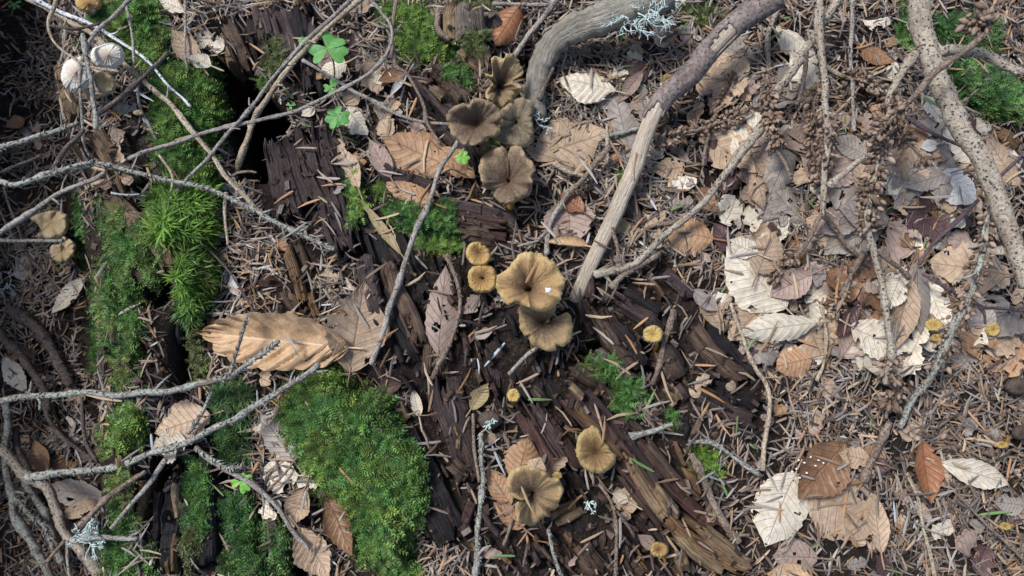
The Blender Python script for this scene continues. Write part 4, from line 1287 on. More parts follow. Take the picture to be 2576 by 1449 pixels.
# ================================================================== MOSS
BIG = q(1, 2, 330, -60, 420, -100, 560, -110, 640, -60, 740, -20, 800, 40, 900, 60, 1000, 110, 1030, 300, 1130, 480, 1230, 640, 1240, 860, 1225, 1020, 1120, 1130, 1150, 1250, 1190, 1380, 1230, 1480,
        1060, 1480, 900, 1340, 820, 1230, 740, 1080, 700, 920, 560, 820, 480, 730, 340, 600, 310, 450, 210, 330, 205, 180, 280, 50)
moss('largest plump green moss cushion beside the purple planks', BIG, 0.020, 'feather', 2.2, 'bright', 0.0066, cushion=True, D=80, col2='mid', lean=(.15, .0))
MB = q(0, 0, 690, 160, 760, 60, 880, -30, 1140, -30, 1210, 150, 1240, 250, 1265, 400, 1180, 560, 1010, 440, 900, 330, 800, 250)
moss('bright feathery moss above the white caps', MB, 0.008, 'feather', 2.6, 'bright', 0.0056, cushion=True, D=40, col2='mid')
MB2 = q(0, 0, 1190, 500, 1400, 480, 1600, 510, 1640, 640, 1640, 760, 1720, 870, 1640, 960, 1610, 1080, 1560, 1100, 1590, 1300, 1640, 1460, 1310, 1460, 1290, 1280, 1230, 1130, 1190, 1050, 1160, 840, 1210, 700)
moss('thick moss bank on the edge of the black hollow', MB2, 0.010, 'feather', 2.4, 'mid', 0.0062, cushion=True, D=40, col2='bright')
MS = q(0, 1, 1300, -20, 1630, -20, 1645, 180, 1570, 390, 1470, 410, 1180, 350, 1180, 190, 1260, 90)
moss('starry tufted moss below the moss bank', MS, 0.008, 'star', 0.55, 'vivid', 0.0075, cushion=True, D=35)
MD = q(0, 1, 1350, 400, 1480, 400, 1600, 520, 1680, 560, 1640, 740, 1580, 800, 1500, 930, 1440, 990, 1370, 880, 1345, 700)
moss('dark tapering moss tongue hanging from the starry moss', MD, 0.008, 'star', 0.40, 'deep', 0.006, cushion=True, D=35, col2='vivid')
moss('thin moss strand running down from the dark moss tongue', q(0, 1, 1430, 950, 1510, 940, 1500, 1200, 1560, 1400, 1500, 1449, 1460, 1300, 1450, 1100), 0, 'short', 1.6, 'dull', .0042)
ML = q(0, 1, 720, 50, 800, 70, 900, 240, 1080, 300, 1200, 600, 1220, 740, 1080, 790, 1010, 900, 1080, 1100, 1050, 1290, 980, 1400, 960, 1470, 900, 1460, 890, 1100, 800, 980, 740, 1330, 700, 1330, 700, 1000, 680, 720, 790, 600, 850, 420, 780, 250)
moss('green moss covering the flank of the old mossy log', ML, 0.003, 'short', 2.8, 'mid', .0046, thr=.42, col2='pale')
moss('narrow moss strip along the outer edge of the mossy log', q(0, 1, 560, 0, 620, 20, 640, 150, 620, 280, 690, 420, 690, 580, 620, 570, 590, 370), 0, 'short', 1.8, 'mid', .004, thr=.3)
moss('bright moss tuft hanging above the tan leaf by the wet black log', q(0, 2, 880, 200, 1000, 140, 1100, 200, 1090, 400, 960, 490, 850, 460), 0.006, 'short', 2.6, 'bright', .005, cushion=True, D=30)
moss('thin vertical moss ribbon on the mossy log', q(0, 2, 750, 250, 800, 270, 815, 560, 760, 590), 0, 'short', 2.2, 'bright', .004)
moss('moss ribbon below the bright hanging tuft', q(0, 2, 890, 620, 985, 620, 980, 780, 940, 960, 880, 1000, 830, 980, 870, 800), 0, 'short', 2.0, 'pale', .0045, thr=.3)
moss('broken moss at the foot of the mossy log', q(0, 2, 830, 1000, 990, 970, 1010, 1250, 1160, 1270, 1160, 1449, 780, 1449, 690, 1300, 760, 1150), 0, 'short', 1.8, 'mid', .005, thr=.46)
moss('dark starry moss beside the rough twig tip', q(0, 2, 1640, 60, 1760, 30, 1890, 60, 1870, 240, 1720, 290, 1640, 220), 0.004, 'star', 0.5, 'deep', .006, cushion=True, D=25)
moss('dim moss pad behind the tan leaf by the wet black log', q(0, 2, 1640, 340, 1800, 320, 1900, 380, 1890, 590, 1720, 600, 1640, 470), 0.004, 'short', 2.4, 'deep', .005, cushion=True, D=25)
moss('sparse moss on the flank of the wet black log', q(0, 2, 1420, 560, 1560, 570, 1570, 800, 1560, 1080, 1480, 1150, 1400, 1000), 0, 'short', 1.9, 'mid', .0042, thr=.42)
moss('straggling moss at the lower end of the wet black log', q(0, 2, 1380, 1080, 1500, 1100, 1500, 1449, 1360, 1449), 0, 'short', 1.7, 'dull', .0042, thr=.48)
moss('deep green moss on the dark plank below the young seedling', q(0, 2, 1720, 830, 1850, 850, 1932, 1050, 1990, 1200, 2010, 1449, 1740, 1449, 1700, 1200), 0.002, 'short', 2.2, 'mid', .0055, thr=.4, col2='deep')
moss('moss fringe on the grey wood near the crumpled leaves', q(1, 2, 100, 1000, 200, 1100, 260, 1449, 120, 1449), 0, 'short', 1.8, 'mid', .005, thr=.5)
moss('fern like moss spilling over the split brown log', q(1, 0, 1060, 190, 1170, 50, 1280, 70, 1300, 200, 1360, 320, 1480, 400, 1500, 470, 1380, 460, 1250, 470, 1150, 420, 1060, 300), 0.004, 'feather', 2.4, 'bright', .006, cushion=True, D=30)
moss('upright moss tuft beside the thin bent twig', q(1, 0, 930, 0, 1110, 0, 1120, 100, 1040, 200, 980, 240, 950, 120), 0.003, 'feather', 2.0, 'bright', .0055)
moss('loose moss trailing down the split brown log', q(1, 0, 1290, 460, 1480, 420, 1600, 560, 1650, 680, 1560, 560, 1400, 560), 0, 'feather', 1.0, 'mid', .0052, thr=.45)
moss('mossy top of the broken stump', q(1, 0, 1490, 0, 1790, 0, 1770, 70, 1620, 100, 1500, 80), 0.002, 'short', 1.8, 'dull', .005, thr=.35)
moss('little moss tuft on the tan stump block', q(1, 0, 1570, 250, 1690, 240, 1730, 340, 1640, 400, 1570, 340), 0.002, 'feather', 1.8, 'dull', .005, thr=.3)
moss('yellowish moss film on the flaking log end', q(1, 0, 40, 300, 150, 280, 220, 420, 180, 570, 120, 560, 60, 420), 0, 'short', 1.6, 'dull', .004, thr=.42)
moss('tiny moss sprig beside the black hollow', q(1, 0, 0, 600, 90, 590, 110, 660, 20, 680), 0, 'feather', 1.6, 'mid', .005, thr=.3)
moss('green moss on the small dark log behind the yellow caps', q(1, 1, 980, 110, 1120, 80, 1200, 150, 1350, 110, 1480, 130, 1490, 260, 1440, 330, 1300, 300, 1180, 320, 1080, 260), 0.004, 'feather', 2.0, 'mid', .005, thr=.32)
moss('moss edge just above the purple grey leaf with holes', q(1, 1, 1220, 340, 1350, 370, 1480, 350, 1540, 390, 1520, 440, 1380, 450, 1250, 410), 0.004, 'feather', 2.6, 'bright', .005, cushion=True, D=15)
moss('small moss sprig on the purple plank beside the charred strip', q(1, 1, 700, -140, 800, -120, 810, 100, 760, 240, 700, 180, 730, 60), 0, 'feather', 1.5, 'bright', .005, thr=.42)
moss('small moss tuft at the end of the cross lying log', q(1, 1, 860, -50, 980, -60, 1000, 20, 900, 40), 0, 'feather', 2.0, 'bright', .005, thr=.3)
moss('moss tuft on the grey wood below the notched cap', q(2, 1, 620, 1260, 760, 1260, 780, 1350, 700, 1420, 610, 1380), 0.002, 'feather', 1.6, 'mid', .005, thr=.3)
moss('faint moss on the bark end below the notched cap', q(2, 1, 500, 1200, 580, 1200, 590, 1330, 530, 1330), 0, 'feather', 1.2, 'pale', .0045, thr=.4)
moss('rounded moss tuft above the splintered log', q(2, 2, 780, -30, 960, -20, 990, 80, 900, 160, 860, 250, 760, 180, 800, 90), 0.003, 'feather', 1.9, 'mid', .005, thr=.28)
moss('moss on the tip of the rough grey twig stub', q(2, 2, 1160, 200, 1240, 190, 1250, 300, 1170, 340), 0.002, 'feather', 1.8, 'mid', .0045, thr=.3)
moss('bright little moss ball between two sticks', q(2, 2, 1370, 500, 1460, 480, 1570, 560, 1540, 620, 1480, 690, 1410, 620), 0.004, 'feather', 2.2, 'vivid', .0048, cushion=True, D=18)
moss('deep green moss bed under the speckled thick branch', q(3, 0, 1340, 470, 1500, 430, 1700, 520, 1840, 640, 1932, 780, 1932, 900, 1700, 900, 1560, 860, 1440, 740, 1360, 620), 0.008, 'feather', 2.0, 'deep', .0065, cushion=True, D=50, col2='mid')
moss('dim moss behind the fork of the speckled branch', q(3, 0, 1240, 120, 1500, 180, 1700, 200, 1750, 330, 1600, 420, 1420, 360, 1290, 320), 0.003, 'feather', 1.8, 'deep', .006, thr=.25)
moss('sparse moss on the outer side of the speckled branch', q(3, 0, 930, 10, 1060, 20, 1090, 160, 1110, 380, 1000, 380, 980, 200), 0, 'feather', 1.4, 'mid', .0055, thr=.38)
moss('olive moss film behind the grey lichen', q(2, 0, 1260, 60, 1480, 40, 1600, 110, 1520, 210, 1330, 180), 0, 'short', 1.5, 'dull', .0045, thr=.4)
moss('dab of moss at the base of the mouldy brown cap', q(1, 0, 1730, 1050, 1830, 1040, 1830, 1110, 1750, 1120), 0.002, 'short', 1.8, 'dull', .0045)
moss('scrap of moss on the peeled stick side', q(2, 0, 760, 1310, 820, 1290, 830, 1360, 770, 1380), 0.002, 'feather', 1.8, 'bright', .0045)

# ================================================================== NEEDLE LITTER (too many to count: one mass)
LOGZONE = [(880, 440), (1100, 470), (1330, 520), (1440, 640), (1700, 720), (1960, 980), (1950, 1080), (1740, 1010), (1920, 1449), (1230, 1449), (1150, 1360), (980, 1180), (1010, 1000), (930, 900), (880, 640)]


def litter():
    r = np.random.default_rng(11)
    n = 125000
    x = r.uniform(-0.60, 0.46, n); y = r.uniform(-0.29, 0.33, n)
    mw = samp(MASK_W, x, y); mm = samp(MASK_M, x, y)
    px, py = to_px(x, y, 0.0)
    p = np.where(mm > 0.4, 0.004, np.where(mw > 0.25, 0.02, 0.95))
    p = p * np.where(px < 215, 0.7, 1.0) * np.where((px > 860) & (px < 1500) & (py > 300), 0.55, 1.0)
    p = p * np.where(inside(px, py, LOGZONE), 0.5, 1) * np.where(inside(px, py, PIT), 0.0, 1) * (0.3 + 0.85 * sstep(.38, .58, fbm(x * 26, y * 26, 91, 3)))
    k = r.random(n) < p
    x, y, px, py = x[k], y[k], px[k], py[k]; n = len(x)
    yaw = r.random(n) * 2 * np.pi
    L = 0.0145 * (0.2 + 0.95 * r.random(n)); W = 0.00118 * (0.7 + 0.65 * r.random(n))
    zc = Ss(x, y); dx, dy = np.cos(yaw) * L * .4, np.sin(yaw) * L * .4
    z1, z2 = Ss(x + dx, y + dy), Ss(x - dx, y - dy)
    pit = np.clip(np.arctan2(z1 - z2, L * .8), -0.6, 0.6) + r.normal(0, 0.07, n)
    z = np.maximum(0.5 * (z1 + z2), zc - 0.002) + 0.0006 + 0.0055 * r.random(n) ** 1.5
    ok = np.abs(z1 - z2) < 0.03
    c = NPAL[r.integers(0, len(NPAL), n)] * (0.65 + 0.7 * r.random(n))[:, None]
    rare = r.random(n)
    c[rare < 0.012] = (.12, .19, .06); c[(rare > 0.012) & (rare < 0.035)] = (.33, .18, .075); c[rare > 0.992] = (.38, .40, .42)
    V, F, C = needle_geo(np.stack([x, y, z], 1)[ok], yaw[ok], pit[ok], L[ok], W[ok], c[ok], r.normal(0, .10, n)[ok], r.normal(0, .20, n)[ok], r.normal(0, .35, n)[ok])
    o = obj('needle_litter', mesh('needle_litter', V, F, None, C), NEED)
    tag(o, 'deep mat of brown and grey fallen conifer needles', 'needles', None, 'stuff')
    # crumbs of rotten wood and soil between them
    n = 14000
    x = r.uniform(-0.42, 0.42, n); y = r.uniform(-0.27, 0.30, n)
    px, py = to_px(x, y, 0.0)
    k = (samp(MASK_M, x, y) < 0.3) & ~inside(px, py, PIT) & ((samp(MASK_W, x, y) < 0.3) | (r.random(n) < 0.35)) & ((px < 1950) | (r.random(n) < 0.3))
    x, y = x[k], y[k]; n = len(x)
    z = Ss(x, y) + 0.0015 * r.random(n)
    a = r.random(n) * 2 * np.pi; l = 0.0007 + 0.0028 * r.random(n) ** 2.6; w_ = l * (0.25 + 0.4 * r.random(n)); t = w_ * 0.7
    X = np.stack([np.cos(a), np.sin(a), r.normal(0, .3, n)], 1) * l[:, None]; Y = np.stack([-np.sin(a), np.cos(a), r.normal(0, .3, n)], 1) * w_[:, None]
    Z = np.array([0, 0, 1.0]) * t[:, None]; P = np.stack([x, y, z], 1)
    cs = [(-1, -1, -1), (1, -1, -1), (1, 1, -1), (-1, 1, -1), (-.8, -.7, 1), (.9, -.8, 1), (.7, .8, 1), (-.9, .7, 1)]
    V = np.stack([P + X * i + Y * j + Z * k_ for (i, j, k_) in cs], 1) + r.normal(0, .00025, (n, 8, 3))
    f = np.array([(4, 5, 6, 7), (0, 1, 5, 4), (1, 2, 6, 5), (2, 3, 7, 6), (3, 0, 4, 7)])
    pal = np.array([(.03, .019, .015), (.055, .033, .024), (.09, .056, .038), (.018, .013, .011), (.17, .105, .06)])
    c = pal[np.minimum(r.integers(0, 6, n), 4) * 0 + r.choice(5, n, p=[.3, .3, .22, .1, .08])] * (0.7 + 0.6 * r.random(n))[:, None]
    o = obj('wood_debris', mesh('wood_debris', V.reshape(-1, 3), (np.arange(n)[:, None, None] * 8 + f[None]).reshape(-1, 4), None, np.repeat(c, 8, 0), False), NEED)
    tag(o, 'dark crumbs of rotten wood scattered over the soil', 'debris', None, 'stuff')


litter()
lit = (MASK_W < 0.5) & (MASK_M < 0.5)
SURF[lit] += 0.0028

LANDMARKS = [('the largest tan mushroom', 1335, 710),
             ('the touching yellow caps', 1210, 670),
             ('the peeled stick', 1560, 530),
             ('the barked end of the peeled stick', 1780, 180),
             ('the shrubby grey lichen', 1600, 40),
             ('the speckled thick branch', 2399, 283),
             ('the lower speckled branch', 2515, 500),
             ('the largest moss cushion', 850, 1150),
             ('the golden curled leaf', 690, 850),
             ('the black hollow', 640, 310),
             ('the whitish domed caps', 230, 160),
             ('the pale brackets', 130, 600),
             ('the starry moss', 500, 540),
             ('the mossy log', 300, 800),
             ('the thick crossing bough', 110, 1250),
             ('the wet black log', 450, 1300),
             ('the crumpled leaves below the moss', 800, 1340),
             ('the ruffled brown mushroom', 1345, 1250),
             ('the olive brown cap', 1500, 1130),
             ('the small bright yellow cap', 1643, 841),
             ('the pale tan log strips', 1700, 1300),
             ('the upper brown mushrooms', 1270, 300),
             ('the flat pinkish leaf', 1435, 550),
             ('the large torn cream leaf', 1900, 680),
             ('the upright scarred twig', 2070, 250),
             ('the hanging budded twig', 2200, 550),
             ('the budded drooping twig', 2430, 760),
             ('the lone yellow cap', 2500, 860),
             ('the glossy curled brown leaf', 2060, 1150),
             ('the large fawn leaf', 2120, 1330),
             ('the glossy folded leaf', 2325, 1190),
             ('the curled cream leaf', 2460, 1195),
             ('the pleated cream leaf', 1950, 820),
             ('the broad torn tan leaf', 1435, 340),
             ('the pale ribbed leaf', 1475, 205),
             ('the largest wood sorrel', 825, 120),
             ('the round dark sorrel', 850, 295),
             ('the brown ribbed leaf', 1050, 390),
             ('the central grey twig', 1030, 620),
             ('the purple planks', 1150, 1100),
             ('the crooked grey twig', 1900, 960),
             ('the forked spotted twig', 1750, 550),
             ('the smooth grey brown cap', 2560, 1060),
             ('the sideways yellow mushroom', 2530, 1340),
             ('the slim hanging leaf', 2260, 800),
             ('the bud tipped shoot', 2230, 1000),
             ('the dead bud scale shoot', 1840, 330)]


def near(px, py):
    return min(LANDMARKS, key=lambda l: math.hypot(l[1] - px, l[2] - py))[0]


# ================================================================== SMALL LEAF SCRAPS
def scraps():
    r = np.random.default_rng(21)
    zones = [((1560, 2570, 20, 1440), 120), ((1500, 1900, 250, 700), 20), ((800, 1120, 120, 520), 26), ((20, 200, 300, 1350), 14), ((640, 900, 600, 1300), 14), ((230, 540, 100, 480), 10),
             ((1860, 2540, 300, 920), 170), ((1500, 1900, 20, 420), 24), ((1180, 1420, 640, 1440), 12)]
    labs = {'cream': 'small torn cream leaf scrap', 'tan': 'small torn tan leaf scrap', 'brown': 'small torn dark brown leaf scrap',
            'pink': 'small pinkish brown leaf scrap', 'grey': 'small faded grey leaf scrap', 'maroon': 'small maroon leaf scrap',
            'orange': 'small orange brown leaf scrap'}
    for (x0, x1, y0, y1), n in zones:
        k = 0
        while k < n:
            px, py = r.uniform(x0, x1), r.uniform(y0, y1)
            g = on(np.array([px]), np.array([py]))[0]
            if samp(MASK_M, g[0], g[1]) > 0.2 or (samp(MASK_W, g[0], g[1]) > 0.3 and r.random() < 0.75): k += 0.34; continue
            k += 1
            c = r.choice(['cream', 'tan', 'brown', 'pink', 'grey', 'maroon', 'orange'], p=[.20, .22, .10, .18, .19, .05, .06])
            a = r.random() * 6.283; L = r.uniform(30, 135) if x0 == 1860 else r.uniform(24, 78); w_ = L * r.uniform(.45, .85)
            leaf(labs[c] + ' near ' + near(px, py), (px + L / 2 * math.cos(a), py + L / 2 * math.sin(a)), (px - L / 2 * math.cos(a), py - L / 2 * math.sin(a)), w_, c, r.normal(0, .5), r.normal(0.2, .5), 0, .05, .10,
                 r.uniform(.35, .75), group=c + ' leaf scraps', name='leaf_scrap', nu=26, nv=17, stalk=False, scrap=True, tilt=r.normal(0, .16), pct=66, gap=0.0012)


scraps()


def loose_leaves():
    r = np.random.default_rng(63)
    desc = {'cream': 'torn pale cream beech leaf', 'tan': 'torn tan beech leaf', 'pink': 'torn pinkish brown beech leaf', 'grey': 'torn faded grey beech leaf'}
    for k in range(30):
        px, py = (r.uniform(1840, 2540), r.uniform(330, 930)) if k < 22 else (r.uniform(1560, 2060), r.uniform(40, 420))
        c = r.choice(['cream', 'tan', 'pink', 'grey'], p=[.3, .3, .2, .2]); a = r.random() * 6.283; L = r.uniform(110, 190)
        leaf(desc[c] + ' near ' + near(px, py), (px + L / 2 * math.cos(a), py + L / 2 * math.sin(a)), (px - L / 2 * math.cos(a), py - L / 2 * math.sin(a)), L * r.uniform(.5, .68), c, r.normal(0, .5), r.normal(0, .6), 0, .05, .10,
             r.uniform(.2, .5), group='torn beech leaves in the dead spruce shoots', tilt=r.normal(0, .16), pct=68, gap=.001, holes=[(r.random(), r.uniform(-.7, .7), r.uniform(3, 9)) for _ in range(int(r.integers(0, 4)))])


loose_leaves()

# ================================================================== LEAVES (tip, base, width)
Lf = leaf
def box(c, r, x0, y0, x1, y1, ang, wk=1.0):
    """tip and base of a leaf that fills a measured box, long axis at ang degrees (0 = pointing right, 90 = up)"""
    (a, b), (d, e) = q(c, r, x0, y0, x1, y1)
    cx, cy, hx, hy = (a + d) / 2, (b + e) / 2, (d - a) / 2, (e - b) / 2
    t = math.radians(ang)
    l = min(hx / max(abs(math.cos(t)), .05), hy / max(abs(math.sin(t)), .05)); 
    l = min(l, math.hypot(hx, hy) * .95)
    return (cx + l * math.cos(t), cy - l * math.sin(t)), (cx - l * math.cos(t), cy + l * math.sin(t))


Lf('tan leaf half standing behind the golden curled leaf', (918, 705), (880, 935), 150, 'tan', .2, .5, .1, .07, .05, .12, tilt=.25, h=(.0, .004))
Lf('largest golden brown curled leaf with strongly ribbed surface', (476, 836), (872, 874), 160, 'gold', -.5, .8, .12, .50, .12, .04, tilt=-.15, h=(.004, .006), gap=.006, pct=60, shape=.8)
Lf('purplish tan leaf with several holes beside the rough curved twig', (1122, 668), (1103, 892), 84, 'pink', .1, -.4, 0, .02, .05, .12, [(.3, .3, 13), (.55, -.05, 5), (.8, .2, 3.5), (.72, .75, 9)], h=(.004, .004))
Lf('brown ribbed leaf with holes next to the upper brown caps', (956, 338), (1140, 425), 120, 'orange', .2, -.45, 0, .07, .05, .12, [(.35, .2, 5), (.3, -.35, 5), (.6, -.8, 7)], h=(.004, .006), gap=.004)
Lf('orange brown leaf end under the small bright sorrel leaf', (1196, 448), (1105, 372), 74, 'orange', 0, -.5, 0, .04, .06, .25)
Lf('mauve brown half leaf folded under the brown ribbed leaf', (930, 352), (985, 450), 56, 'pink', .4, .7, 0, .04, .08, .2)
Lf('orange leaf with pinholes above the small cross lying log', (962, 458), (1092, 512), 62, 'orange', .1, -.4, 0, .05, .05, .15, [(.4, .2, 3)])
Lf('tattered olive leaf edge hanging on the charred strip', (905, 500), (1010, 640), 26, 'olive', .2, .4, 0, .05, .08, .4)
Lf('crumpled rusty brown leaf hanging by the broken stump', (1240, 118), (1305, 20), 96, 'rust', .6, -1.0, 0, .06, .12, .05, tilt=-.2, gap=.008, pct=50)
Lf('pale folded leaf with deep ribs under the curved grey branch', (1402, 195), (1548, 225), 104, 'cream', -.3, -.7, 0, .14, .04, .05, gap=.004, tilt=.2)
Lf('narrow brown leaf pointing at the pale folded leaf', (1552, 262), (1616, 180), 38, 'pink', .2, .5, .1, .03, .05, .06)
Lf('broad tan leaf with torn tip beside the mouldy brown cap', (1535, 330), (1350, 392), 150, 'tan', .1, -.25, 0, .03, .05, .3, h=(.003, .003), shape=.8)
Lf('small tan leaf tucked under the broad torn one', (1318, 372), (1398, 400), 44, 'tan', .1, .4, 0, .05, .05, .2)
Lf('flat pinkish tan leaf lying beside the peeled stick', (1437, 618), (1430, 492), 122, 'pink', 0, .25, .06, .03, .03, .05, [(.35, .3, 3), (.2, -.1, 5), (.55, .35, 2.5)], h=(.003, .003), shape=1.1)
Lf('small russet leaf on top of the flat pinkish leaf', (1408, 486), (1468, 536), 54, 'rust', .2, .5, 0, .05, .12, .1, gap=.002)
Lf('rolled tan leaf edge above the large tan cap', (1372, 606), (1478, 616), 50, 'gold', -.4, 1.7, 0, .10, .06, .03, gap=.004, tilt=.3)
Lf('orange brown crumpled leaf beneath the forked spotted twig', (1668, 575), (1792, 602), 112, 'orange', .3, -.6, 0, .04, .10, .12)
Lf('dark maroon leaf scrap beside the orange brown leaf', (1795, 560), (1850, 640), 60, 'maroon', .1, .5, 0, .04, .1, .3)
Lf('large torn cream leaf beside the upright scarred twig', (1826, 620), (1975, 775), 165, 'cream', .1, -.3, 0, .05, .08, .22, h=(.003, .004), gap=.003)
Lf('cream leaf lobe sticking up at the edge of the large torn cream leaf', (1830, 605), (1905, 640), 60, 'cream', .2, .4, 0, .04, .07, .3)
Lf('light brown ribbed leaf lying on the large torn cream leaf', (1955, 580), (1905, 690), 86, 'tan', .1, -.3, 0, .06, .03, .08, h=(.003, .003), gap=.003)
Lf('smooth purple brown leaf below the light brown ribbed one', (1930, 745), (2042, 690), 76, 'pink', .2, .5, .1, .04, .04, .05)
Lf('folded cream leaf with pleated surface beside the crooked grey twig', (1856, 838), (2052, 812), 84, 'cream', -.2, -.9, 0, .11, .07, .2, gap=.004)
Lf('tan leaf slanting down from the bark piece', (1822, 836), (1752, 740), 48, 'tan', .3, .6, .1, .05, .06, .2)
Lf('grey brown leaf half hidden by the slanting tan one', (1808, 782), (1742, 730), 46, 'grey', .2, .5, 0, .03, .05, .2)
Lf('orange leaf torn short under the crooked grey twig', (1945, 925), (2042, 900), 76, 'orange', .2, -.4, 0, .05, .08, .3)
Lf('slim cream and tan leaf hanging from the budded hanging twig', (2248, 884), (2290, 708), 66, 'tan', .2, .7, .2, .05, .04, .04, gap=.003)
Lf('cream leaf behind the slim hanging leaf', (2232, 780), (2262, 700), 60, 'cream', 0, .3, 0, .04, .05, .2)
Lf('grey shaded leaf behind the slim hanging leaf', (2315, 840), (2305, 660), 70, 'grey', .1, -.4, 0, .03, .04, .1)
Lf('large pale tan leaf with ragged edge by the purple twig', (2330, 660), (2524, 690), 150, 'tan', .1, -.25, 0, .03, .05, .22, [(.5, .5, 8)])
Lf('grey tan leaf under the cluster of brown buds', (2110, 520), (2232, 560), 92, 'grey', .1, .4, 0, .04, .07, .25)
Lf('pale fan ribbed leaf beside the speckled thick branch', (2460, 515), (2368, 432), 92, 'white', 0, -.3, 0, .06, .04, .2)
Lf('dull grey leaf among the dead spruce shoots', (2090, 350), (2180, 390), 66, 'grey', .2, .4, 0, .03, .06, .2)
Lf('grey brown leaf beside the pale fan ribbed one', (2270, 470), (2400, 432), 66, 'grey', .1, -.3, 0, .04, .06, .2)
Lf('amber brown leaf with a blister in the needles', (2250, 158), (2155, 112), 56, 'brown', .2, -.7, 0, .04, .06, .1)
Lf('cream leaf lying below the speckled thick branch', (2378, 318), (2322, 240), 52, 'cream', .1, .3, 0, .04, .06, .25)
Lf('white scrap of leaf above the pale fan ribbed one', (2312, 372), (2358, 362), 34, 'white', .1, .3, 0, .02, .05, .2)
Lf('pale tan leaf beyond the speckled thick branch', (2480, 345), (2560, 465), 80, 'tan', .1, -.3, 0, .04, .05, .2)
Lf('large fawn leaf lying over the cream one', (2228, 1350), (2030, 1215), 160, 'tan', .1, -.25, 0, .05, .03, .16, [(.7, .1, 7)])
Lf('large flat cream leaf under the glossy curled brown leaf', (1925, 1375), (2000, 1190), 140, 'cream', .05, -.2, 0, .03, .05, .16, [(.35, -.1, 5)], gap=.002)
Lf('tan flap beside the large fawn leaf', (2200, 1240), (2215, 1390), 52, 'tan', .2, .5, 0, .07, .05, .1)
Lf('spotted mauve leaf under the large cream one', (1942, 1398), (2056, 1404), 84, 'pink', .1, -.3, 0, .03, .04, .05, [(.5, -.2, 5), (.4, .3, 6)])
Lf('yellow brown leaf tip below the spotted mauve leaf', (1925, 1442), (2040, 1455), 60, 'gold', .2, .4, 0, .05, .04, .05)
Lf('glossy curled brown leaf dotted with white flecks', (2000, 1255), (2120, 1115), 130, 'brown', .5, .75, 0, .08, .12, .05, gap=.006, pct=55)
Lf('glossy brown folded leaf in the needles', (2340, 1268), (2318, 1108), 76, 'rust', .2, .8, .15, .07, .04, .05, [(.85, .3, 3)], gap=.003)
Lf('cream leaf with curled edge near the glossy folded one', (2545, 1220), (2372, 1165), 72, 'cream', -.3, .8, 0, .08, .05, .08, gap=.003)
Lf('grey leaf half under the curled cream one', (2500, 1262), (2576, 1272), 56, 'grey', .1, .3, 0, .03, .05, .1)
Lf('small tan leaf beside the curled brown leaf stalk', (2110, 1140), (2190, 1160), 54, 'tan', .2, .4, 0, .04, .07, .2)
Lf('crumpled pale brown leaf below the big moss cushion', (830, 1455), (755, 1322), 96, 'tan', .5, 1.0, 0, .14, .10, .1, gap=.006, pct=60)
Lf('twisted brown leaf leaning on the big moss cushion', (890, 1400), (820, 1242), 76, 'brown', .4, 1.0, 0, .10, .10, .06, gap=.006, pct=60, twist=.5)
Lf('pale curled leaf above the crumpled pale brown one', (730, 1325), (772, 1225), 66, 'tan', .4, .9, 0, .09, .08, .1, gap=.004)
Lf('whitish torn leaf crossed by a thin twig', (652, 1190), (755, 1195), 88, 'cream', .2, .3, 0, .05, .08, .35)
Lf('mauve tan leaf pressed against the big moss cushion', (655, 1040), (742, 1158), 74, 'grey', .2, -.4, .1, .04, .06, .08)
Lf('small brown leaf under the rough twig at the moss cushion', (690, 1020), (735, 985), 44, 'brown', .2, .6, 0, .06, .08, .1)
Lf('tan leaf with dark veins beside the wet black log', (388, 1090), (528, 1045), 108, 'tan', .1, -.35, 0, .05, .03, .1, h=(.004, .004), gap=.004)
Lf('torn cream leaf under the dark veined tan one', (380, 1130), (470, 1110), 80, 'cream', .1, .3, 0, .05, .06, .4)
Lf('wrinkled orange leaf behind the ruffled brown mushroom', (1330, 1100), (1300, 1215), 92, 'orange', .4, -.8, 0, .16, .10, .06, gap=.008, pct=55)
Lf('tan leaf stuck under the ruffled brown mushroom', (1360, 1150), (1330, 1215), 56, 'tan', .1, -.3, .1, .03, .04, .1, gap=.010)
Lf('brown leaf beside the ruffled brown mushroom', (1225, 1175), (1285, 1270), 56, 'orange', .2, .6, 0, .06, .08, .1)
Lf('orange brown leaf base below the ruffled brown mushroom', (1240, 1262), (1320, 1330), 46, 'orange', .2, .5, 0, .05, .06, .2)
Lf('pale leaf in the shadow below the mossy log', (128, 790), (212, 700), 62, 'cream', .1, .3, 0, .05, .06, .25)
Lf('cream ribbed leaf beside the dark shadowed branches', (70, 990), (12, 900), 70, 'cream', .1, .4, 0, .06, .06, .15)
Lf('orange leaf standing behind the long lichen twig', (88, 1105), (120, 1190), 74, 'orange', .2, .7, 0, .07, .08, .1, gap=.004)
Lf('brown leaf beside the standing orange one', (200, 1165), (120, 1190), 60, 'brown', .2, .5, 0, .06, .08, .1)
Lf('large shaded grey brown leaf under the crossing branches', (110, 1225), (262, 1250), 92, 'grey', .2, .4, 0, .04, .05, .2)
Lf('shadowed tan leaf at the foot of the mossy log', (150, 1300), (250, 1262), 60, 'tan', .2, .3, 0, .04, .06, .2)
Lf('tan leaf wedged against the flaking log end', (432, 75), (508, 168), 62, 'tan', .3, .6, 0, .05, .05, .1, gap=.004)
Lf('pale leaf hanging over the mossy bank', (478, 140), (530, 165), 44, 'cream', .2, .4, 0, .04, .05, .15)
Lf('pale leaf tip beside the thin upright twig', (400, 0), (468, 28), 40, 'cream', .1, .4, 0, .04, .05, .1)
Lf('dim brown leaf in the deep shadow', (14, 320), (62, 300), 62, 'brown', .1, .4, 0, .04, .06, .2)
Lf('cream leaf beside the stalk of the largest sorrel', (802, 190), (872, 160), 56, 'cream', .2, -.4, 0, .06, .05, .2)
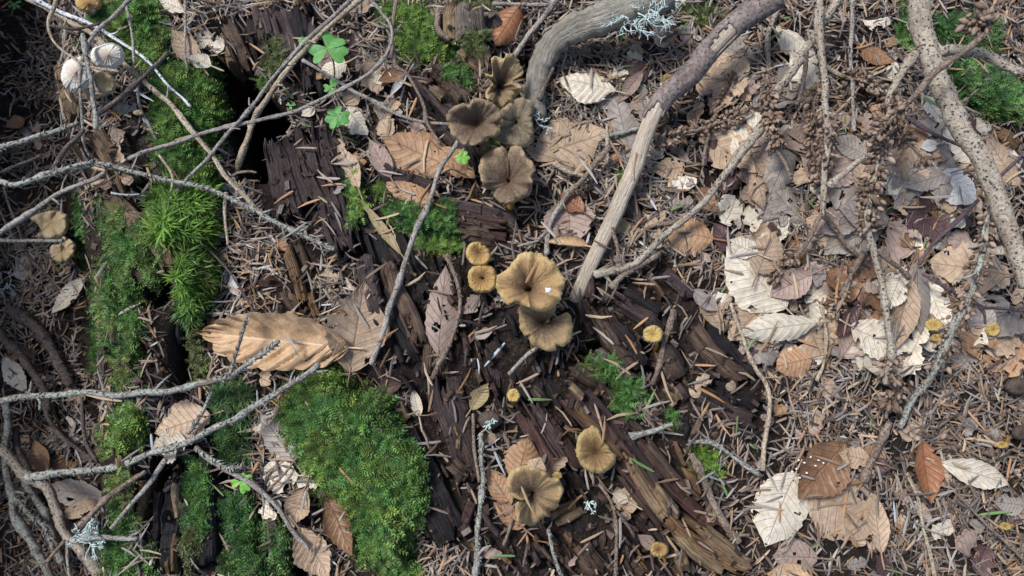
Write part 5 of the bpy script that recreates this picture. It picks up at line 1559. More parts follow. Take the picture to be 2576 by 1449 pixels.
Lf('cream leaf with torn end above the brown ribbed leaf', (925, 340), (870, 270), 66, 'cream', .2, -.4, 0, .07, .06, .25)
Lf('pale leaf fragment on the edge of the hollow', (758, 292), (792, 270), 32, 'cream', 0, .3, 0, .04, .06, .4)
Lf('bluish white leaf edge standing up among dark scraps', (980, 244), (1022, 190), 24, 'white', .2, .9, .3, .03, .05, .1, gap=.004)
Lf('brown leaf curled among pale scraps above the long curved twig', (950, 205), (1020, 185), 46, 'brown', .2, .8, 0, .05, .10, .2)
Lf('tan ribbed leaf beneath the long curved twig', (860, 262), (905, 235), 50, 'tan', .2, .4, 0, .06, .05, .15)
Lf('pale tan leaf under the medium sorrel', (958, 300), (985, 340), 60, 'tan', .1, .4, 0, .06, .05, .2)
Lf('ragged tan leaf along the purple plank', (850, 345), (905, 480), 52, 'tan', .3, .7, 0, .05, .10, .35)
Lf('dark rolled leaf beside the thin bent twig', (890, 80), (905, 150), 44, 'maroon', .2, .8, 0, .04, .06, .1)
Lf('light brown scrap at the top of the thin bent twig', (895, 30), (935, 5), 46, 'tan', .1, .3, 0, .04, .06, .3)
Lf('white flaky scrap by the thin purple stem', (565, 678), (598, 742), 32, 'white', .1, .3, 0, .02, .08, .3)
Lf('small grey leaf beside the purple plank below the yellow caps', (1182, 850), (1240, 830), 30, 'grey', .2, .6, .1, .03, .05, .05)
Lf('torn brown leaf pieces beside the purple grey leaf', (1160, 790), (1205, 745), 46, 'pink', .2, .4, 0, .03, .08, .4)
Lf('yellowish leaf above the dark round cap', (1230, 962), (1185, 1030), 44, 'olive', .2, .6, .1, .05, .05, .15)
Lf('cream torn leaf hanging at the plank top', (1038, 975), (1055, 1048), 30, 'cream', .3, .6, .1, .04, .08, .35)
Lf('round reddish brown leaf at the tip of the moss cushion', (945, 980), (1010, 965), 50, 'maroon', .1, .8, 0, .03, .04, .03)
Lf('dark curled leaf beside the folded cream leaf', (2100, 850), (2160, 770), 46, 'maroon', .3, .9, 0, .05, .06, .2)
Lf('grey bark like leaf below the curved grey branch', (1620, 235), (1640, 320), 62, 'grey', .1, .3, 0, .03, .08, .3)
Lf('brown leaf below the grey lichen', (1640, 75), (1700, 110), 66, 'tan', .1, .3, 0, .03, .05, .2)
Lf('dull tan leaf beside the upright scarred twig foot', (1640, 430), (1725, 420), 62, 'tan', .2, .4, 0, .05, .1, .25)
Lf('pale green grey torn scrap beside the grey bark flake', (1548, 545), (1580, 590), 40, 'olive', .2, .4, 0, .04, .08, .4)
Lf('pale cup shaped scrap on the splintered log', (1540, 1240), (1580, 1262), 34, 'cream', .3, 1.0, 0, .03, .05, .05)
Lf('pink tan scrap behind the smallest stalked cap', (1605, 1345), (1648, 1378), 32, 'pink', .2, .4, 0, .03, .05, .05)
Lf('pink scrap at the end of the brown wood chunk', (1430, 1425), (1455, 1395), 24, 'pink', .2, .5, 0, .03, .06, .2)
for k, (x, y) in enumerate([(2050, 1160), (2035, 1175), (2062, 1190), (2045, 1200), (2078, 1180), (2088, 1158), (2022, 1205), (2010, 1215), (2070, 1205), (2055, 1148)]):
    pass

# ================================================================== MUSHROOMS
chg = 'funnel mushrooms growing from the rotten log'
cap('mushroom', 'largest flat tan funnel mushroom with hollow centre', m2(740, 640)[0], m2(395, 560, 420, 480, 500, 420, 550, 400, 575, 340, 640, 270, 730, 243, 850, 255, 960, 310, 1040, 380, 1070, 440, 1110, 520,
    1100, 620, 1070, 740, 1000, 820, 920, 858, 820, 855, 740, 820, 650, 795, 580, 770, 530, 800, 490, 770, 440, 700, 410, 640), 'tan', .044, .014, .007, .004, .10, stem=(1330, 765), group=chg, pw=2.0)
cap('mushroom', 'notched tan grey mushroom tucked below the largest tan one', m2(900, 985)[0], m2(640, 870, 660, 790, 800, 760, 920, 790, 1015, 810, 1010, 880, 972, 920, 962, 962, 1040, 940, 1090, 900, 1130, 870,
    1185, 920, 1205, 1030, 1190, 1130, 1140, 1200, 1080, 1230, 1040, 1215, 1025, 1260, 960, 1275, 850, 1240, 760, 1190, 740, 1112, 700, 1115, 650, 1020), 'drab', .024, .014, .006, .005, .03, group=chg, stem=(1365, 840), pw=1.8)
cap('mushroom', 'small yellow cap, upper one of the touching pair', m2(225, 255)[0], m2(*[v for p in [(90, 250), (105, 190), (150, 145), (220, 138), (245, 150), (255, 172), (290, 175), (325, 215), (352, 265), (340, 320), (300, 370), (240, 386), (160, 370), (105, 310)] for v in p]),
    'yellow', .022, .004, .0015, .003, .04, stem=(1212, 665), stemr=5, group=chg)
cap('mushroom', 'small yellow cap, lower one of the touching pair', m2(265, 515)[0], m2(110, 500, 125, 440, 175, 390, 250, 375, 330, 382, 390, 420, 415, 490, 410, 570, 375, 640, 300, 665, 210, 662, 150, 620, 118, 560),
    'yellow', .021, .005, .001, .0035, .09, stem=(1222, 725), stemr=5, group=chg)
cap('mushroom', 'dark brown lobed funnel mushroom with orange stem foot', m1(628, 1170)[0], m1(385, 1070, 395, 990, 440, 930, 540, 890, 600, 892, 622, 940, 645, 880, 700, 870, 745, 900, 770, 960, 830, 1020, 845, 1080, 812, 1130,
    825, 1180, 810, 1260, 750, 1300, 690, 1330, 620, 1350, 540, 1330, 505, 1290, 490, 1240, 430, 1220, 400, 1150), 'dark', .034, .015, .008, .004, .06, stem=(1284, 523), stemr=9, group=chg)
cap('mushroom', 'mouldy olive brown mushroom behind its neighbour', m1(690, 690)[0], m1(560, 600, 620, 540, 700, 480, 800, 500, 835, 550, 820, 620, 822, 700, 835, 800, 800, 870, 750, 890, 640, 870, 560, 850, 520, 800, 560, 720),
    'moul', .026, .010, .006, .003, .06, group=chg)
cap('mushroom', 'brown frilled mushroom between the curved branch and the stump', m1(545, 405)[0], m1(492, 375, 462, 330, 430, 285, 492, 295, 485, 170, 520, 150, 590, 160, 610, 125, 670, 130, 700, 190, 740, 250, 740, 300, 692, 322, 668, 362, 735, 390,
    730, 430, 680, 490, 630, 540, 570, 580, 530, 560, 490, 520, 440, 490, 440, 440, 466, 395), 'drab', .034, .016, .010, .003, .06, tilt=(0, .25), group=chg)
cap('mushroom', 'greyish brown wavy mushroom above the small bright sorrel', m1(375, 705)[0], m1(120, 640, 150, 580, 250, 530, 300, 545, 335, 495, 420, 490, 500, 530, 550, 580, 575, 650, 550, 700, 560, 760, 530, 800, 450, 820, 390, 865, 290, 880, 210, 840, 150, 760),
    'dark', .040, .015, .008, .004, .05, group=chg)
cap('mushroom', 'small bright yellow cap on the split dark log', (1643, 841), ell(1643, 841, 26, 23, 14, .04, 3), 'bright', .022, .0015, .001, .0035, .02, stem=(1648, 885), stemr=5, group=chg)
cap('mushroom', 'tiny yellow button cap by the purple flank', (1292, 995), ell(1292, 995, 16.5, 17.5, 12, .05, 4), 'bright', .016, .001, .0006, .003, .02, stem=(1308, 966), stemr=4, group=chg)
cap('mushroom', 'olive brown round cap against the splintered log', m3(1085, 390)[0], m3(1030, 170, 960, 210, 920, 280, 905, 380, 920, 450, 960, 520, 1030, 560, 1110, 575, 1190, 545, 1240, 490, 1252, 420, 1215, 390, 1185, 340, 1135, 290, 1110, 210, 1070, 175),
    'olive', .026, .011, .005, .005, .03, group=chg)
cap('mushroom', 'ruffled brown mushroom folded over itself', m3(535, 745)[0], m3(315, 640, 330, 580, 390, 520, 470, 500, 530, 520, 600, 530, 660, 560, 695, 610, 742, 602, 790, 670, 800, 730, 770, 810, 740, 880, 690, 900, 680, 940, 625, 950,
    560, 1010, 480, 1015, 410, 980, 385, 900, 390, 830, 462, 800, 400, 795, 340, 740), 'drab', .032, .015, .013, .005, .07, group=chg, seed=21)
cap('mushroom', 'smallest stalked golden cap by the log foot', (1658, 1383), ell(1658, 1383, 23, 20, 14, .08, 5), 'yellow', .018, .003, .001, .003, .03, stem=(1673, 1424), stemr=4, group=chg)
cap('mushroom', 'pale oyster coloured bracket in the shadow', (128, 560), q(0, 1, 230, 200, 300, 160, 420, 140, 500, 170, 515, 250, 480, 330, 390, 350, 270, 340, 310, 290, 270, 230), 'oyster', .030, .003, .004, .004, .02, stemmat=STEMP)
cap('mushroom', 'ruffled pale bracket below the oyster coloured one', (155, 635), q(0, 1, 370, 460, 390, 400, 450, 395, 470, 340, 510, 350, 570, 400, 530, 500, 470, 530, 400, 510), 'oyster', .026, .003, .007, .003, .02, stemmat=STEMP)
cap('mushroom', 'whitish domed cap resting on the mossy log', (190, 183), q(0, 0, 460, 560, 480, 490, 540, 440, 610, 425, 660, 450, 680, 520, 670, 600, 640, 670, 560, 695, 500, 670, 468, 620), 'pale', .034, -.004, .001, .007, .02, tilt=(.15, .35), stem=(225, 250), stemmat=STEMP, pw=1.2)
cap('mushroom', 'whitish domed cap behind the grey brown slanting twig', (272, 138), q(0, 0, 680, 410, 700, 370, 760, 340, 840, 325, 910, 350, 935, 410, 920, 470, 860, 510, 790, 515, 720, 490, 690, 450), 'pale', .032, -.004, .001, .007, .02, tilt=(.0, .35), stem=(268, 220), stemmat=STEMP, pw=1.2)
cap('mushroom', 'brownish lower cap beneath the whitish pair', (268, 200), q(0, 0, 700, 560, 760, 530, 850, 570, 880, 640, 850, 700, 780, 710, 720, 650), 'oyster', .020, -.003, .001, .004, .02, stem=(260, 245), stemmat=STEMP)
cap('mushroom', 'tan ridged cap at the top of the mossy log', (222, 10), ell(222, 8, 33, 20, 12, .05, 8), 'yellow', .016, -.003, .001, .004, .02, stemmat=STEMP, stem=(236, 40))
cap('mushroom', 'lone yellow cap in the needles beside the purple twig', (2500, 829), ell(2500, 829, 18, 18, 12, .05, 9), 'bright', .016, .001, .0006, .003, .02, stem=(2500, 845), stemr=4)
cap('mushroom', 'yellow cap behind the budded drooping twig', (2350, 818), ell(2350, 818, 23, 17, 12, .08, 10), 'bright', .014, .001, .001, .003, .02, stemr=4)
cap('mushroom', 'smaller yellow cap below the one behind the budded drooping twig', (2357, 850), ell(2357, 850, 15, 10, 12, .08, 11), 'bright', .010, .001, .001, .002, .02, stemr=4)
cap('mushroom', 'tiny yellow mushroom lying sideways near the cream leaf with curled edge', (2522, 1120), ell(2522, 1120, 16, 9, 12, .12, 12), 'bright', .012, .001, .001, .002, .02, stem=(2534, 1098), stemr=5, tilt=(0, .5))
cap('mushroom', 'tiny yellow mushroom lying sideways deep in the needles', (2530, 1325), ell(2530, 1325, 15, 10, 12, .12, 13), 'bright', .012, .001, .001, .002, .02, stem=(2548, 1310), stemr=5, tilt=(0, .5))
cap('mushroom', 'smooth grey brown cap in the needles', (2568, 1088), ell(2568, 1088, 21, 19, 12, .02, 14), 'umber', .014, -.003, .0, .004, .02, stemmat=STEMP)
cap('mushroom', 'dark grey brown cap near the dim needle bed', (2562, 972), ell(2562, 972, 34, 22, 12, .03, 15), 'umber', .012, -.003, .0, .004, .02, stemmat=STEMP)
cap('mushroom', 'dark brown round cap with lichen bits beside the rough pale twig', (1232, 1058), ell(1232, 1056, 29, 24, 12, .03, 16), 'umber', .014, -.003, .0, .005, .02, stemmat=STEMP)
cap('mushroom', 'tiny tan button below the curved grey branch', (1680, 197), ell(1680, 197, 13, 12, 12, .04, 17), 'yellow', .010, -.001, .0, .003, .02, stemr=4)
cap('mushroom', 'small orange button beside the ruffled brown mushroom', (1402, 1196), ell(1402, 1196, 13, 10, 12, .05, 18), 'bright', .016, -.001, .0, .003, .02, stemr=4)
cap('mushroom', 'tiny brown cap on a dark stalk in the hollow of the mossy log', (347, 283), ell(347, 283, 13, 7, 12, .05, 19), 'oyster', .014, -.001, .0, .002, .02, stem=(340, 350), stemr=3, stemmat=TW['dark'])

# ================================================================== WOOD SORREL AND SEEDLING
sorrel('largest wood sorrel with three green leaflets', (824, 122), [(62, 44, 64), (205, 50, 52), (335, 54, 46)], .024, (842, 200))
sorrel('small wood sorrel beside the slanting brown twig', (762, 103), [(80, 13, 14), (200, 13, 14), (320, 13, 14)], .010, (768, 120))
sorrel('pale green wood sorrel below the largest one', (832, 219), [(60, 24, 24), (190, 20, 22), (290, 20, 20)], .012, (838, 240))
sorrel('round dark green wood sorrel at the purple plank', (850, 295), [(115, 33, 40), (0, 32, 36), (215, 34, 38), (290, 26, 28)], .018, (866, 335))
sorrel('tiny wood sorrel at the rim of the hollow', (731, 266), [(30, 15, 10), (150, 14, 10), (270, 12, 9)], .010, (731, 285))
sorrel('small bright green sorrel beside the central grey twig', (1164, 395), [(80, 19, 21), (200, 19, 20), (330, 18, 20), (265, 19, 20)], .016, (1175, 425), True)
sorrel('young green seedling on the dark plank', (606, 1212), [(195, 26, 20), (300, 30, 24), (60, 22, 18), (15, 30, 22)], .014, (640, 1205), True, 'seedling')
sorrel('wisp of green fern at the shadowed corner', (35, 10), [(30, 30, 10), (330, 28, 10), (280, 24, 9), (210, 26, 10), (150, 24, 9)], .02, (30, 40), False, 'fern_sprig')

# ================================================================== BRANCHES AND TWIGS
B = 'branch'
o, C, R = twig('weathered grey branch bending down beside the frilled mushroom', q(2, 0, 190, 900, 180, 700, 200, 520, 300, 340, 460, 220, 700, 130, 960, 40, 1150, -40), 24, 48, (.012, .012, .02, .035, .035), 'spot', name='dead_branch', lump=.16, kink=.3, spurs=0, sides=20, cat=B)
o.data.materials.clear(); o.data.materials.append(m_wood('weathered', (.10, .092, .076), (.32, .295, .245), (.52, .49, .43)))
uv = o.data.uv_layers[0].data
a = np.zeros(len(uv) * 2, np.float32); uv.foreach_get('uv', a); a[1::2] *= 0.05; uv.foreach_set('uv', a)
WST = m_wood('peeled', (.34, .28, .21), (.56, .48, .38), (.76, .70, .61))
o, C, R = twig('thick steep stick, peeled pale below and barked above', q(2, 1, 465, 830, 540, 660, 640, 440, 740, 230, 850, 0) + q(2, 0, 1080, 860, 1280, 620, 1480, 390, 1700, 180, 1930, 20, 2010, -40), 17, 26, (.022, .034, .05), 'tan', name='peeled_stick', lump=.025, kink=.12, spurs=0, sides=18, cat='stick')
o.data.materials.clear(); o.data.materials.append(WST)
uv = o.data.uv_layers[0].data
a = np.zeros(len(uv) * 2, np.float32); uv.foreach_get('uv', a); a[1::2] *= 0.03; uv.foreach_set('uv', a)
i0 = int(len(C) * .50)
V, F, UV = tube(C[i0:], R[i0:] * 1.10, 26, .05, 5, False)
n_ = len(C) - i0; k_ = 26
fi = np.arange((n_ - 1) * k_); ring, jj = fi // k_, fi % k_
start = 1 + 9 * vn(jj * .6, jj * 0, 3) * (0.4 + 0.6 * np.sin(jj / k_ * 2 * np.pi) ** 2)
wound = (ring > n_ * .50) & (ring < n_ * .66) & (((jj - 2) % k_) < 4 + 2 * vn(ring * .7, ring * 0, 9)) | (ring > n_ * .18) & (ring < n_ * .30) & (((jj + 2) % k_) < 2)
Fk = F[0][(ring >= start) & ~wound]
bk = obj('bark', mesh('bark', V - np.array(o.location), Fk, UV), TW['bark'], o)
so = bk.modifiers.new('thickness', 'SOLIDIFY'); so.thickness = .0009; so.offset = -1
lichen('grey green shrubby lichen tuft on the weathered grey branch', (1605, 28), 70, 40, 60, .0095, .012, 4, flat=1.0)

tw = twig
tw('white lichened twig slanting over the mossy log', q(0, 0, 240, -20, 420, 70, 640, 150, 830, 270, 1020, 380, 1190, 540, 1440, 810), 7, 3.5, (.03, .03), 'white', lift=.004)
tw('grey brown slanting twig reaching from the white caps to the fork', q(0, 0, 210, 0, 400, 90, 600, 220, 830, 390, 1050, 580, 1250, 770, 1430, 970, 1560, 1120, 1720, 1330) + q(1, 1, -60, 60, 0, 130, 90, 200), 8, 6.5, (.02, .025, .025, .02), 'tan', pegs=4)
tw('thin pale bent twig over the whitish caps', q(0, 0, 430, 0, 400, 90, 365, 190, 420, 320, 560, 430, 690, 505, 900, 545), 4.5, 3, (.04, .035), 'tan', lift=.006)
tw('thin grey twig dropping past the whitish caps', q(0, 0, 980, -10, 860, 120, 740, 220, 660, 380, 620, 560, 620, 760, 630, 980, 640, 1100, 680, 1190), 5.5, 3.5, (.04, .03, .01), 'grey', lift=.005)
tw('short dim twig crossing behind the bent pale twig', q(0, 0, 370, 195, 560, 220, 760, 185), 4, 4, (.03, .03), 'dark')
tw('longest grey twig sweeping in an arc across the hollow', [(-10, 596), (60, 550), (150, 490), (240, 450), (330, 400), (420, 365), (530, 330), (640, 305), (760, 270), (860, 230), (935, 180), (975, 130), (985, 75), (955, 30), (925, -10)], 7.5, 4, (.02, .035, .03), 'grey', lift=.004)
tw('slanting brown twig leaning over the hollow', [(588, 442), (620, 370), (650, 290), (700, 205), (760, 130), (830, 60), (905, -8)], 9, 8, (.01, .03, .035), 'tan', lift=.002)
tw('thinner twig running along the slanting brown one', [(372, 560), (430, 500), (500, 420), (570, 340), (640, 262), (690, 195), (780, 92), (850, 30), (890, -8)], 4.5, 6, (.02, .035, .04), 'grey', lift=.004, pegs=5)
tw('grey twig pointing at the upper brown caps', [(765, 150), (830, 190), (900, 235), (960, 270), (1040, 300), (1130, 312)], 5.5, 5, (.02, .02), 'grey')
tw('central straight grey twig with knuckle nodes', [(930, 922), (960, 830), (1000, 700), (1020, 640), (1060, 540), (1100, 450), (1155, 345)], 8, 7, (.012, .02), 'grey', lift=.002)
tw('bent rusty twig by the fern like moss', q(1, 0, 1060, -10, 1040, 200, 1050, 480, 1150, 560, 1270, 800, 1290, 920, 1390, 1090), 6, 4.5, (.02, .012), 'brown')
tw('brown curving root stub beside the broken stump', q(1, 0, 1370, 60, 1370, 200, 1400, 260, 1470, 310), 9, 7, (.012, .012), 'brown', name='root', cat='root')
tw('grey twig leaning on the weathered branch', q(2, 0, 15, 430, 130, 280, 260, 100, 330, -20), 9, 9, (.03, .04), 'grey')
tw('level grey twig behind the leaning one', q(1, 0, 1780, 30, 1932, 30, 2200, 45), 6, 6, (.03, .03), 'grey')
tw('thin dark shoot at the foot of the weathered branch', q(2, 0, 200, 740, 260, 620, 320, 520), 7, 5, (.014, .014), 'dark')
tw('lichen crusted twig high on the shadowed side', q(0, 0, -20, 1120, 150, 1080, 330, 1020, 450, 980, 580, 940), 9, 6, (.02, .02), 'lichen', pegs=14, lift=.02, pegsize=.0016)
tw('short lichen twig below the crusted one', q(0, 0, 0, 1300, 120, 1250, 200, 1220, 300, 1170), 5, 6, (.02, .02), 'lichen', pegs=12, lift=.02, pegsize=.0014)
tw('long lichen crusted twig crossing below the arc', q(0, 0, 340, 1310, 480, 1280, 620, 1250, 780, 1230, 960, 1290, 1200, 1340, 1450, 1400, 1640, 1449) + q(1, 1, 0, 130, 90, 190, 200, 250, 330, 320, 460, 380, 600, 430), 6, 6.5, (.03, .02, .015), 'lichen', pegs=16, lift=.003, pegsize=.0015)
tw('thick lichen twig in the shadow beside the arc', q(0, 0, -20, 1370, 120, 1390, 340, 1310, 560, 1250, 720, 1210), 8, 6, (.02, .03), 'lichen', pegs=14, lift=.02, pegsize=.0016)
tw('pale stub pointing at the oyster coloured bracket', q(0, 1, -20, 365, 120, 370, 260, 370, 400, 365, 480, 358), 8, 6.5, (.02, .02), 'lichen', pegs=8, lift=.035)
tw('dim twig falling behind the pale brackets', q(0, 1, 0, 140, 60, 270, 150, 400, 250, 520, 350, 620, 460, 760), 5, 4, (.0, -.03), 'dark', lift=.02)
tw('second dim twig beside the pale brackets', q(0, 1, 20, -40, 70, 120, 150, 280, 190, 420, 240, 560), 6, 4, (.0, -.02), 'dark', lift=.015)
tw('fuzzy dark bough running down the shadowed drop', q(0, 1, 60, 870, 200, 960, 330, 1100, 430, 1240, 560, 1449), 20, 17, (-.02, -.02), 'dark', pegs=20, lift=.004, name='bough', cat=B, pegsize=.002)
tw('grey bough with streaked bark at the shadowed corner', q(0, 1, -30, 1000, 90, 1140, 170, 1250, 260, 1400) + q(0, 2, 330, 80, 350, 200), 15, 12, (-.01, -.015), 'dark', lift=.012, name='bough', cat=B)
tw('thick grey bough crossing near the bottom of the drop', q(0, 2, -20, 480, 60, 560, 160, 670, 330, 800, 440, 960, 530, 1170, 650, 1320, 760, 1460), 16, 16, (.0, .005), 'spot', lift=.03, name='bough', cat=B, pegs=3)
tw('upright bough with ringed bark beside the crossing one', q(0, 2, 60, 130, 70, 280, 50, 480, 60, 700, 100, 850, 130, 1020, 250, 1220, 350, 1380, 380, 1470), 12, 14, (.0, .0), 'lichen', lift=.02, name='bough', cat=B, pegs=6)
tw('bough merging with the thick crossing one', q(0, 2, 180, 720, 270, 890, 350, 1020, 420, 1180, 480, 1330), 13, 12, (-.01, -.01), 'lichen', lift=.012, name='bough', cat=B, pegs=8)
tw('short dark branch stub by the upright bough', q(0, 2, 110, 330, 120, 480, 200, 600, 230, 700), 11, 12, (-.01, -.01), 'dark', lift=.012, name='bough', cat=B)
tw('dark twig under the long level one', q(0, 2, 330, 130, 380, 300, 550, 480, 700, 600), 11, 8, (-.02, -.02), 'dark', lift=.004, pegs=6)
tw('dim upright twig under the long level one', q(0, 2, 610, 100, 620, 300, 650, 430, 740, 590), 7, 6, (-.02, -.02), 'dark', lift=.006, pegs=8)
tw('long level lichen twig ending by the golden curled leaf', [(-10, 1006), (100, 1000), (200, 993), (300, 992), (400, 985), (500, 968), (560, 955)], 9, 9, (.02, .03), 'lichen', pegs=12, lift=.004, pegsize=.0013)
tw('rough twig tip lying across the golden curled leaf', [(540, 960), (580, 950), (620, 915), (660, 885), (692, 862)], 8, 6, (.03, .034), 'lichen', pegs=22, lift=.003, pegsize=.0019)
tw('rising lichen twig ending above the big moss cushion', [(76, 1197), (170, 1182), (290, 1170), (400, 1130), (500, 1095), (600, 1050), (700, 985), (800, 912)], 10, 7.5, (.02, .04), 'lichen', pegs=16, lift=.004, pegsize=.0016)
tw('side shoot rising from the level lichen twig', q(0, 2, 1430, 390, 1500, 280, 1560, 170, 1610, 40), 6, 5, (.03, .035), 'lichen', pegs=14, lift=.003, pegsize=.0016)
tw('upright budded shoot touching the golden curled leaf', [(573, 955), (590, 905), (610, 850), (626, 790)], 5, 4, (.03, .04), 'lichen', pegs=20, lift=.003, pegsize=.0017)
tw('slender twig joining the thick crossing bough', q(0, 2, 560, 1110, 700, 950, 850, 830, 1000, 720, 1090, 650), 9, 6, (.0, .02), 'brown', lift=.006, pegs=6)
tw('thin grey twig pointing down beside the mossy log foot', q(0, 2, 830, 1100, 960, 920, 1080, 780, 1180, 660, 1260, 570), 5, 7, (.01, .02), 'grey', lift=.004, pegs=10)
tw('snapped level stub from the thick crossing bough', q(0, 2, 540, 1175, 760, 1160, 900, 1165, 1045, 1168), 8, 6, (.01, .01), 'lichen', lift=.01, pegs=6)
tw('short twig under the thick crossing bough', q(0, 2, 360, 1320, 420, 1260, 500, 1190), 7, 6, (.0, .0), 'brown', lift=.02)
tw('small upright twig below the snapped stub', q(0, 2, 510, 1180, 520, 1320, 530, 1460), 6, 5, (.0, .0), 'lichen', lift=.015, pegs=6)
tw('crusty twig mass along the thick crossing bough', q(0, 2, 120, 850, 230, 1000, 330, 1060, 420, 1230), 9, 9, (-.01, -.01), 'lichen', lift=.008, pegs=30, pegsize=.0024)
tw('grey twig passing the young seedling to the crumpled leaves', [(487, 1123), (520, 1153), (583, 1190), (640, 1222), (704, 1283), (744, 1349), (774, 1388)], 6, 6, (.02, .014), 'grey', pegs=4, lift=.002)
tw('budded twig end above the young seedling', q(0, 2, 1480, 480, 1600, 560, 1720, 640, 1830, 620), 5, 4, (.02, .02), 'lichen', pegs=24, pegsize=.002, lift=.004)
tw('thin stem crossing the whitish torn leaf', q(1, 2, 80, 820, 200, 690, 340, 500), 4, 3, (.02, .02), 'brown')
tw('rough curved twig along the purple grey leaf', q(1, 1, 1440, 470, 1490, 620, 1530, 800, 1520, 950, 1470, 1150, 1390, 1280, 1340, 1390), 5.5, 6.5, (.012, .012), 'brown', pegs=16, lift=.002, pegsize=.0013)
tw('forked spotted twig lying against the peeled stick', q(2, 1, 640, 625, 850, 540, 1000, 460, 1250, 240, 1500, 20) + q(2, 0, 1650, 1260, 1800, 1070, 1932, 860) + q(3, 0, 60, 700, 160, 560, 260, 400, 350, 270, 480, 60, 520, -30), 9, 13, (.014, .02, .025), 'spot', pegs=5, lift=.004, pct=99)
tw('broken stub below the forked spotted twig', q(2, 1, 745, 735, 800, 660, 870, 610, 1000, 530, 1130, 450), 10, 7, (.012, .014), 'brown', lump=.25, pegs=6)
tw('side fork of the spotted twig', q(2, 1, 890, 405, 1000, 300, 1100, 250, 1250, 215), 4.5, 7, (.014, .016), 'brown', pegs=4)
tw('upright scarred twig in the dead spruce shoots', q(3, 0, 400, -30, 400, 250, 410, 480, 420, 700, 440, 1000, 440, 1449) + q(3, 1, 425, 180), 11, 9, (.04, .035, .03), 'spot', pegs=5, lift=.004, pct=99, buds=((.55, .78, 36, .0042),))
tw('lower part of the scarred twig bending away', q(3, 1, 425, 190, 500, 260, 600, 400, 680, 480, 760, 560), 8, 5, (.03, .02), 'brown', pegs=10, lift=.002)
tw('budded side shoot of the scarred twig', q(3, 0, 430, 490, 520, 545, 620, 580, 760, 620, 860, 690), 8, 4, (.03, .03), 'tan', lift=.004, buds=((.3, 1, 46, .0042),))
tw('thin upright twig beside the scarred one', q(3, 0, 645, -20, 635, 200, 620, 450, 630, 750, 645, 990), 6.5, 5, (.02, .012), 'grey', pegs=12, lift=.002)
tw('short drooping twig at the top of the slope', q(3, 0, 115, -20, 50, 180, 20, 300, 10, 500), 9, 6, (.02, .012), 'spot', pegs=8, lift=.002)
tw('shoot packed with brown buds next to the peeled stick', q(3, 0, 10, 560, 0, 700, 20, 850, 40, 1000, 60, 1120, 120, 1230, 170, 1350), 6, 5, (.02, .015), 'brown', pegs=10, buds=((.1, .7, 95, .0044),), lift=.004)
tw('dead shoot with bud scales pointing at the peeled stick', q(2, 0, 1090, 1090, 1250, 1020, 1400, 980, 1560, 920, 1700, 860, 1800, 800), 4, 5, (.014, .018), 'brown', buds=((0, .9, 85, .0040),), lift=.004)
tw('small budded shoot under the dead one', q(2, 0, 1500, 880, 1570, 760, 1640, 640, 1700, 540), 4, 4, (.014, .016), 'brown', pegs=16, buds=((0, 1, 30, .0038),))
tw('upright dead shoot with buds in the litter', q(2, 0, 1440, 1240, 1450, 1120, 1480, 1000, 1530, 860), 5, 4, (.012, .016), 'brown', pegs=18, pegsize=.0015)
tw('slim shoot packed with buds left of the scarred twig'.replace('left of', 'alongside'), q(3, 0, 380, 640, 350, 800, 350, 960, 330, 1100, 370, 1240, 400, 1400), 4, 4, (.025, .025), 'brown', buds=((0, 1, 110, .0042),), lift=.006)
tw('dark straight twig slipping under the bud packed shoot', q(3, 0, 300, 400, 280, 560, 240, 720, 200, 800), 7, 6, (.014, .014), 'dark', pegs=10)
# nearer branches, raised above the litter
o, C, R = tw('thickest speckled branch with dark pits, held above the litter', q(3, 0, 1140, -40, 1170, 200, 1200, 380, 1290, 620, 1400, 850, 1560, 1120, 1700, 1400) + q(3, 1, 1760, 120, 1850, 350, 1960, 720), 26, 20, (.05, .055, .06), 'spot', fixed=True, name='branch', cat=B, sides=16, lump=.08, kink=.3, spurs=0)
tw('knobbly side branch leaving the speckled one', q(3, 0, 1270, 385, 1450, 375, 1650, 420, 1800, 480, 1960, 540), 13, 10, (.055, .06), 'spot', fixed=True, lump=.2, pegs=5, name='branch', cat=B)
tw('slender raised twig crossing the speckled branch', q(3, 0, 1650, 250, 1500, 370, 1300, 520, 1150, 700, 1000, 830, 880, 950, 760, 1060), 8, 5, (.085, .075, .06), 'brown', fixed=True, pegs=6, buds=((.72, 1, 60, .0044),))
tw('raised brown shoot falling from the speckled fork', q(3, 0, 1150, 420, 980, 580, 910, 800, 880, 1050, 820, 1300) + q(3, 1, 780, 0, 770, 250, 810, 450, 850, 700, 900, 1000, 935, 1200, 890, 1449), 11, 9, (.055, .05, .045, .035, .025), 'spot', fixed=True, pegs=8, buds=((.16, .36, 70, .0046), (.38, .56, 95, .0046), (.92, 1, 26, .0044)))
tw('bud clustered tip hanging by the fan ribbed leaf', q(3, 0, 980, 950, 1060, 1060, 1120, 1140, 1220, 1250), 6, 4, (.05, .05), 'brown', fixed=True, pegs=8, buds=((.2, .45, 22, .0044), (.85, 1, 14, .005)))
tw('bud clustered twig end above the moss bed', q(3, 0, 1680, 210, 1620, 130, 1560, 200, 1530, 260), 7, 5, (.085, .08), 'brown', fixed=True, buds=((.2, 1, 60, .0052),))
tw('budded drooping twig beside the lower speckled branch', q(3, 1, 1680, 80, 1650, 200, 1620, 450, 1560, 650, 1500, 850, 1420, 1000, 1300, 1200, 1220, 1400) + q(3, 2, 1130, 50, 1050, 200, 980, 340), 9, 9, (.05, .045, .035, .012, .008), 'lichen', fixed=True, pegs=10, buds=((.05, .5, 80, .0042), (.5, .7, 30, .0042)))
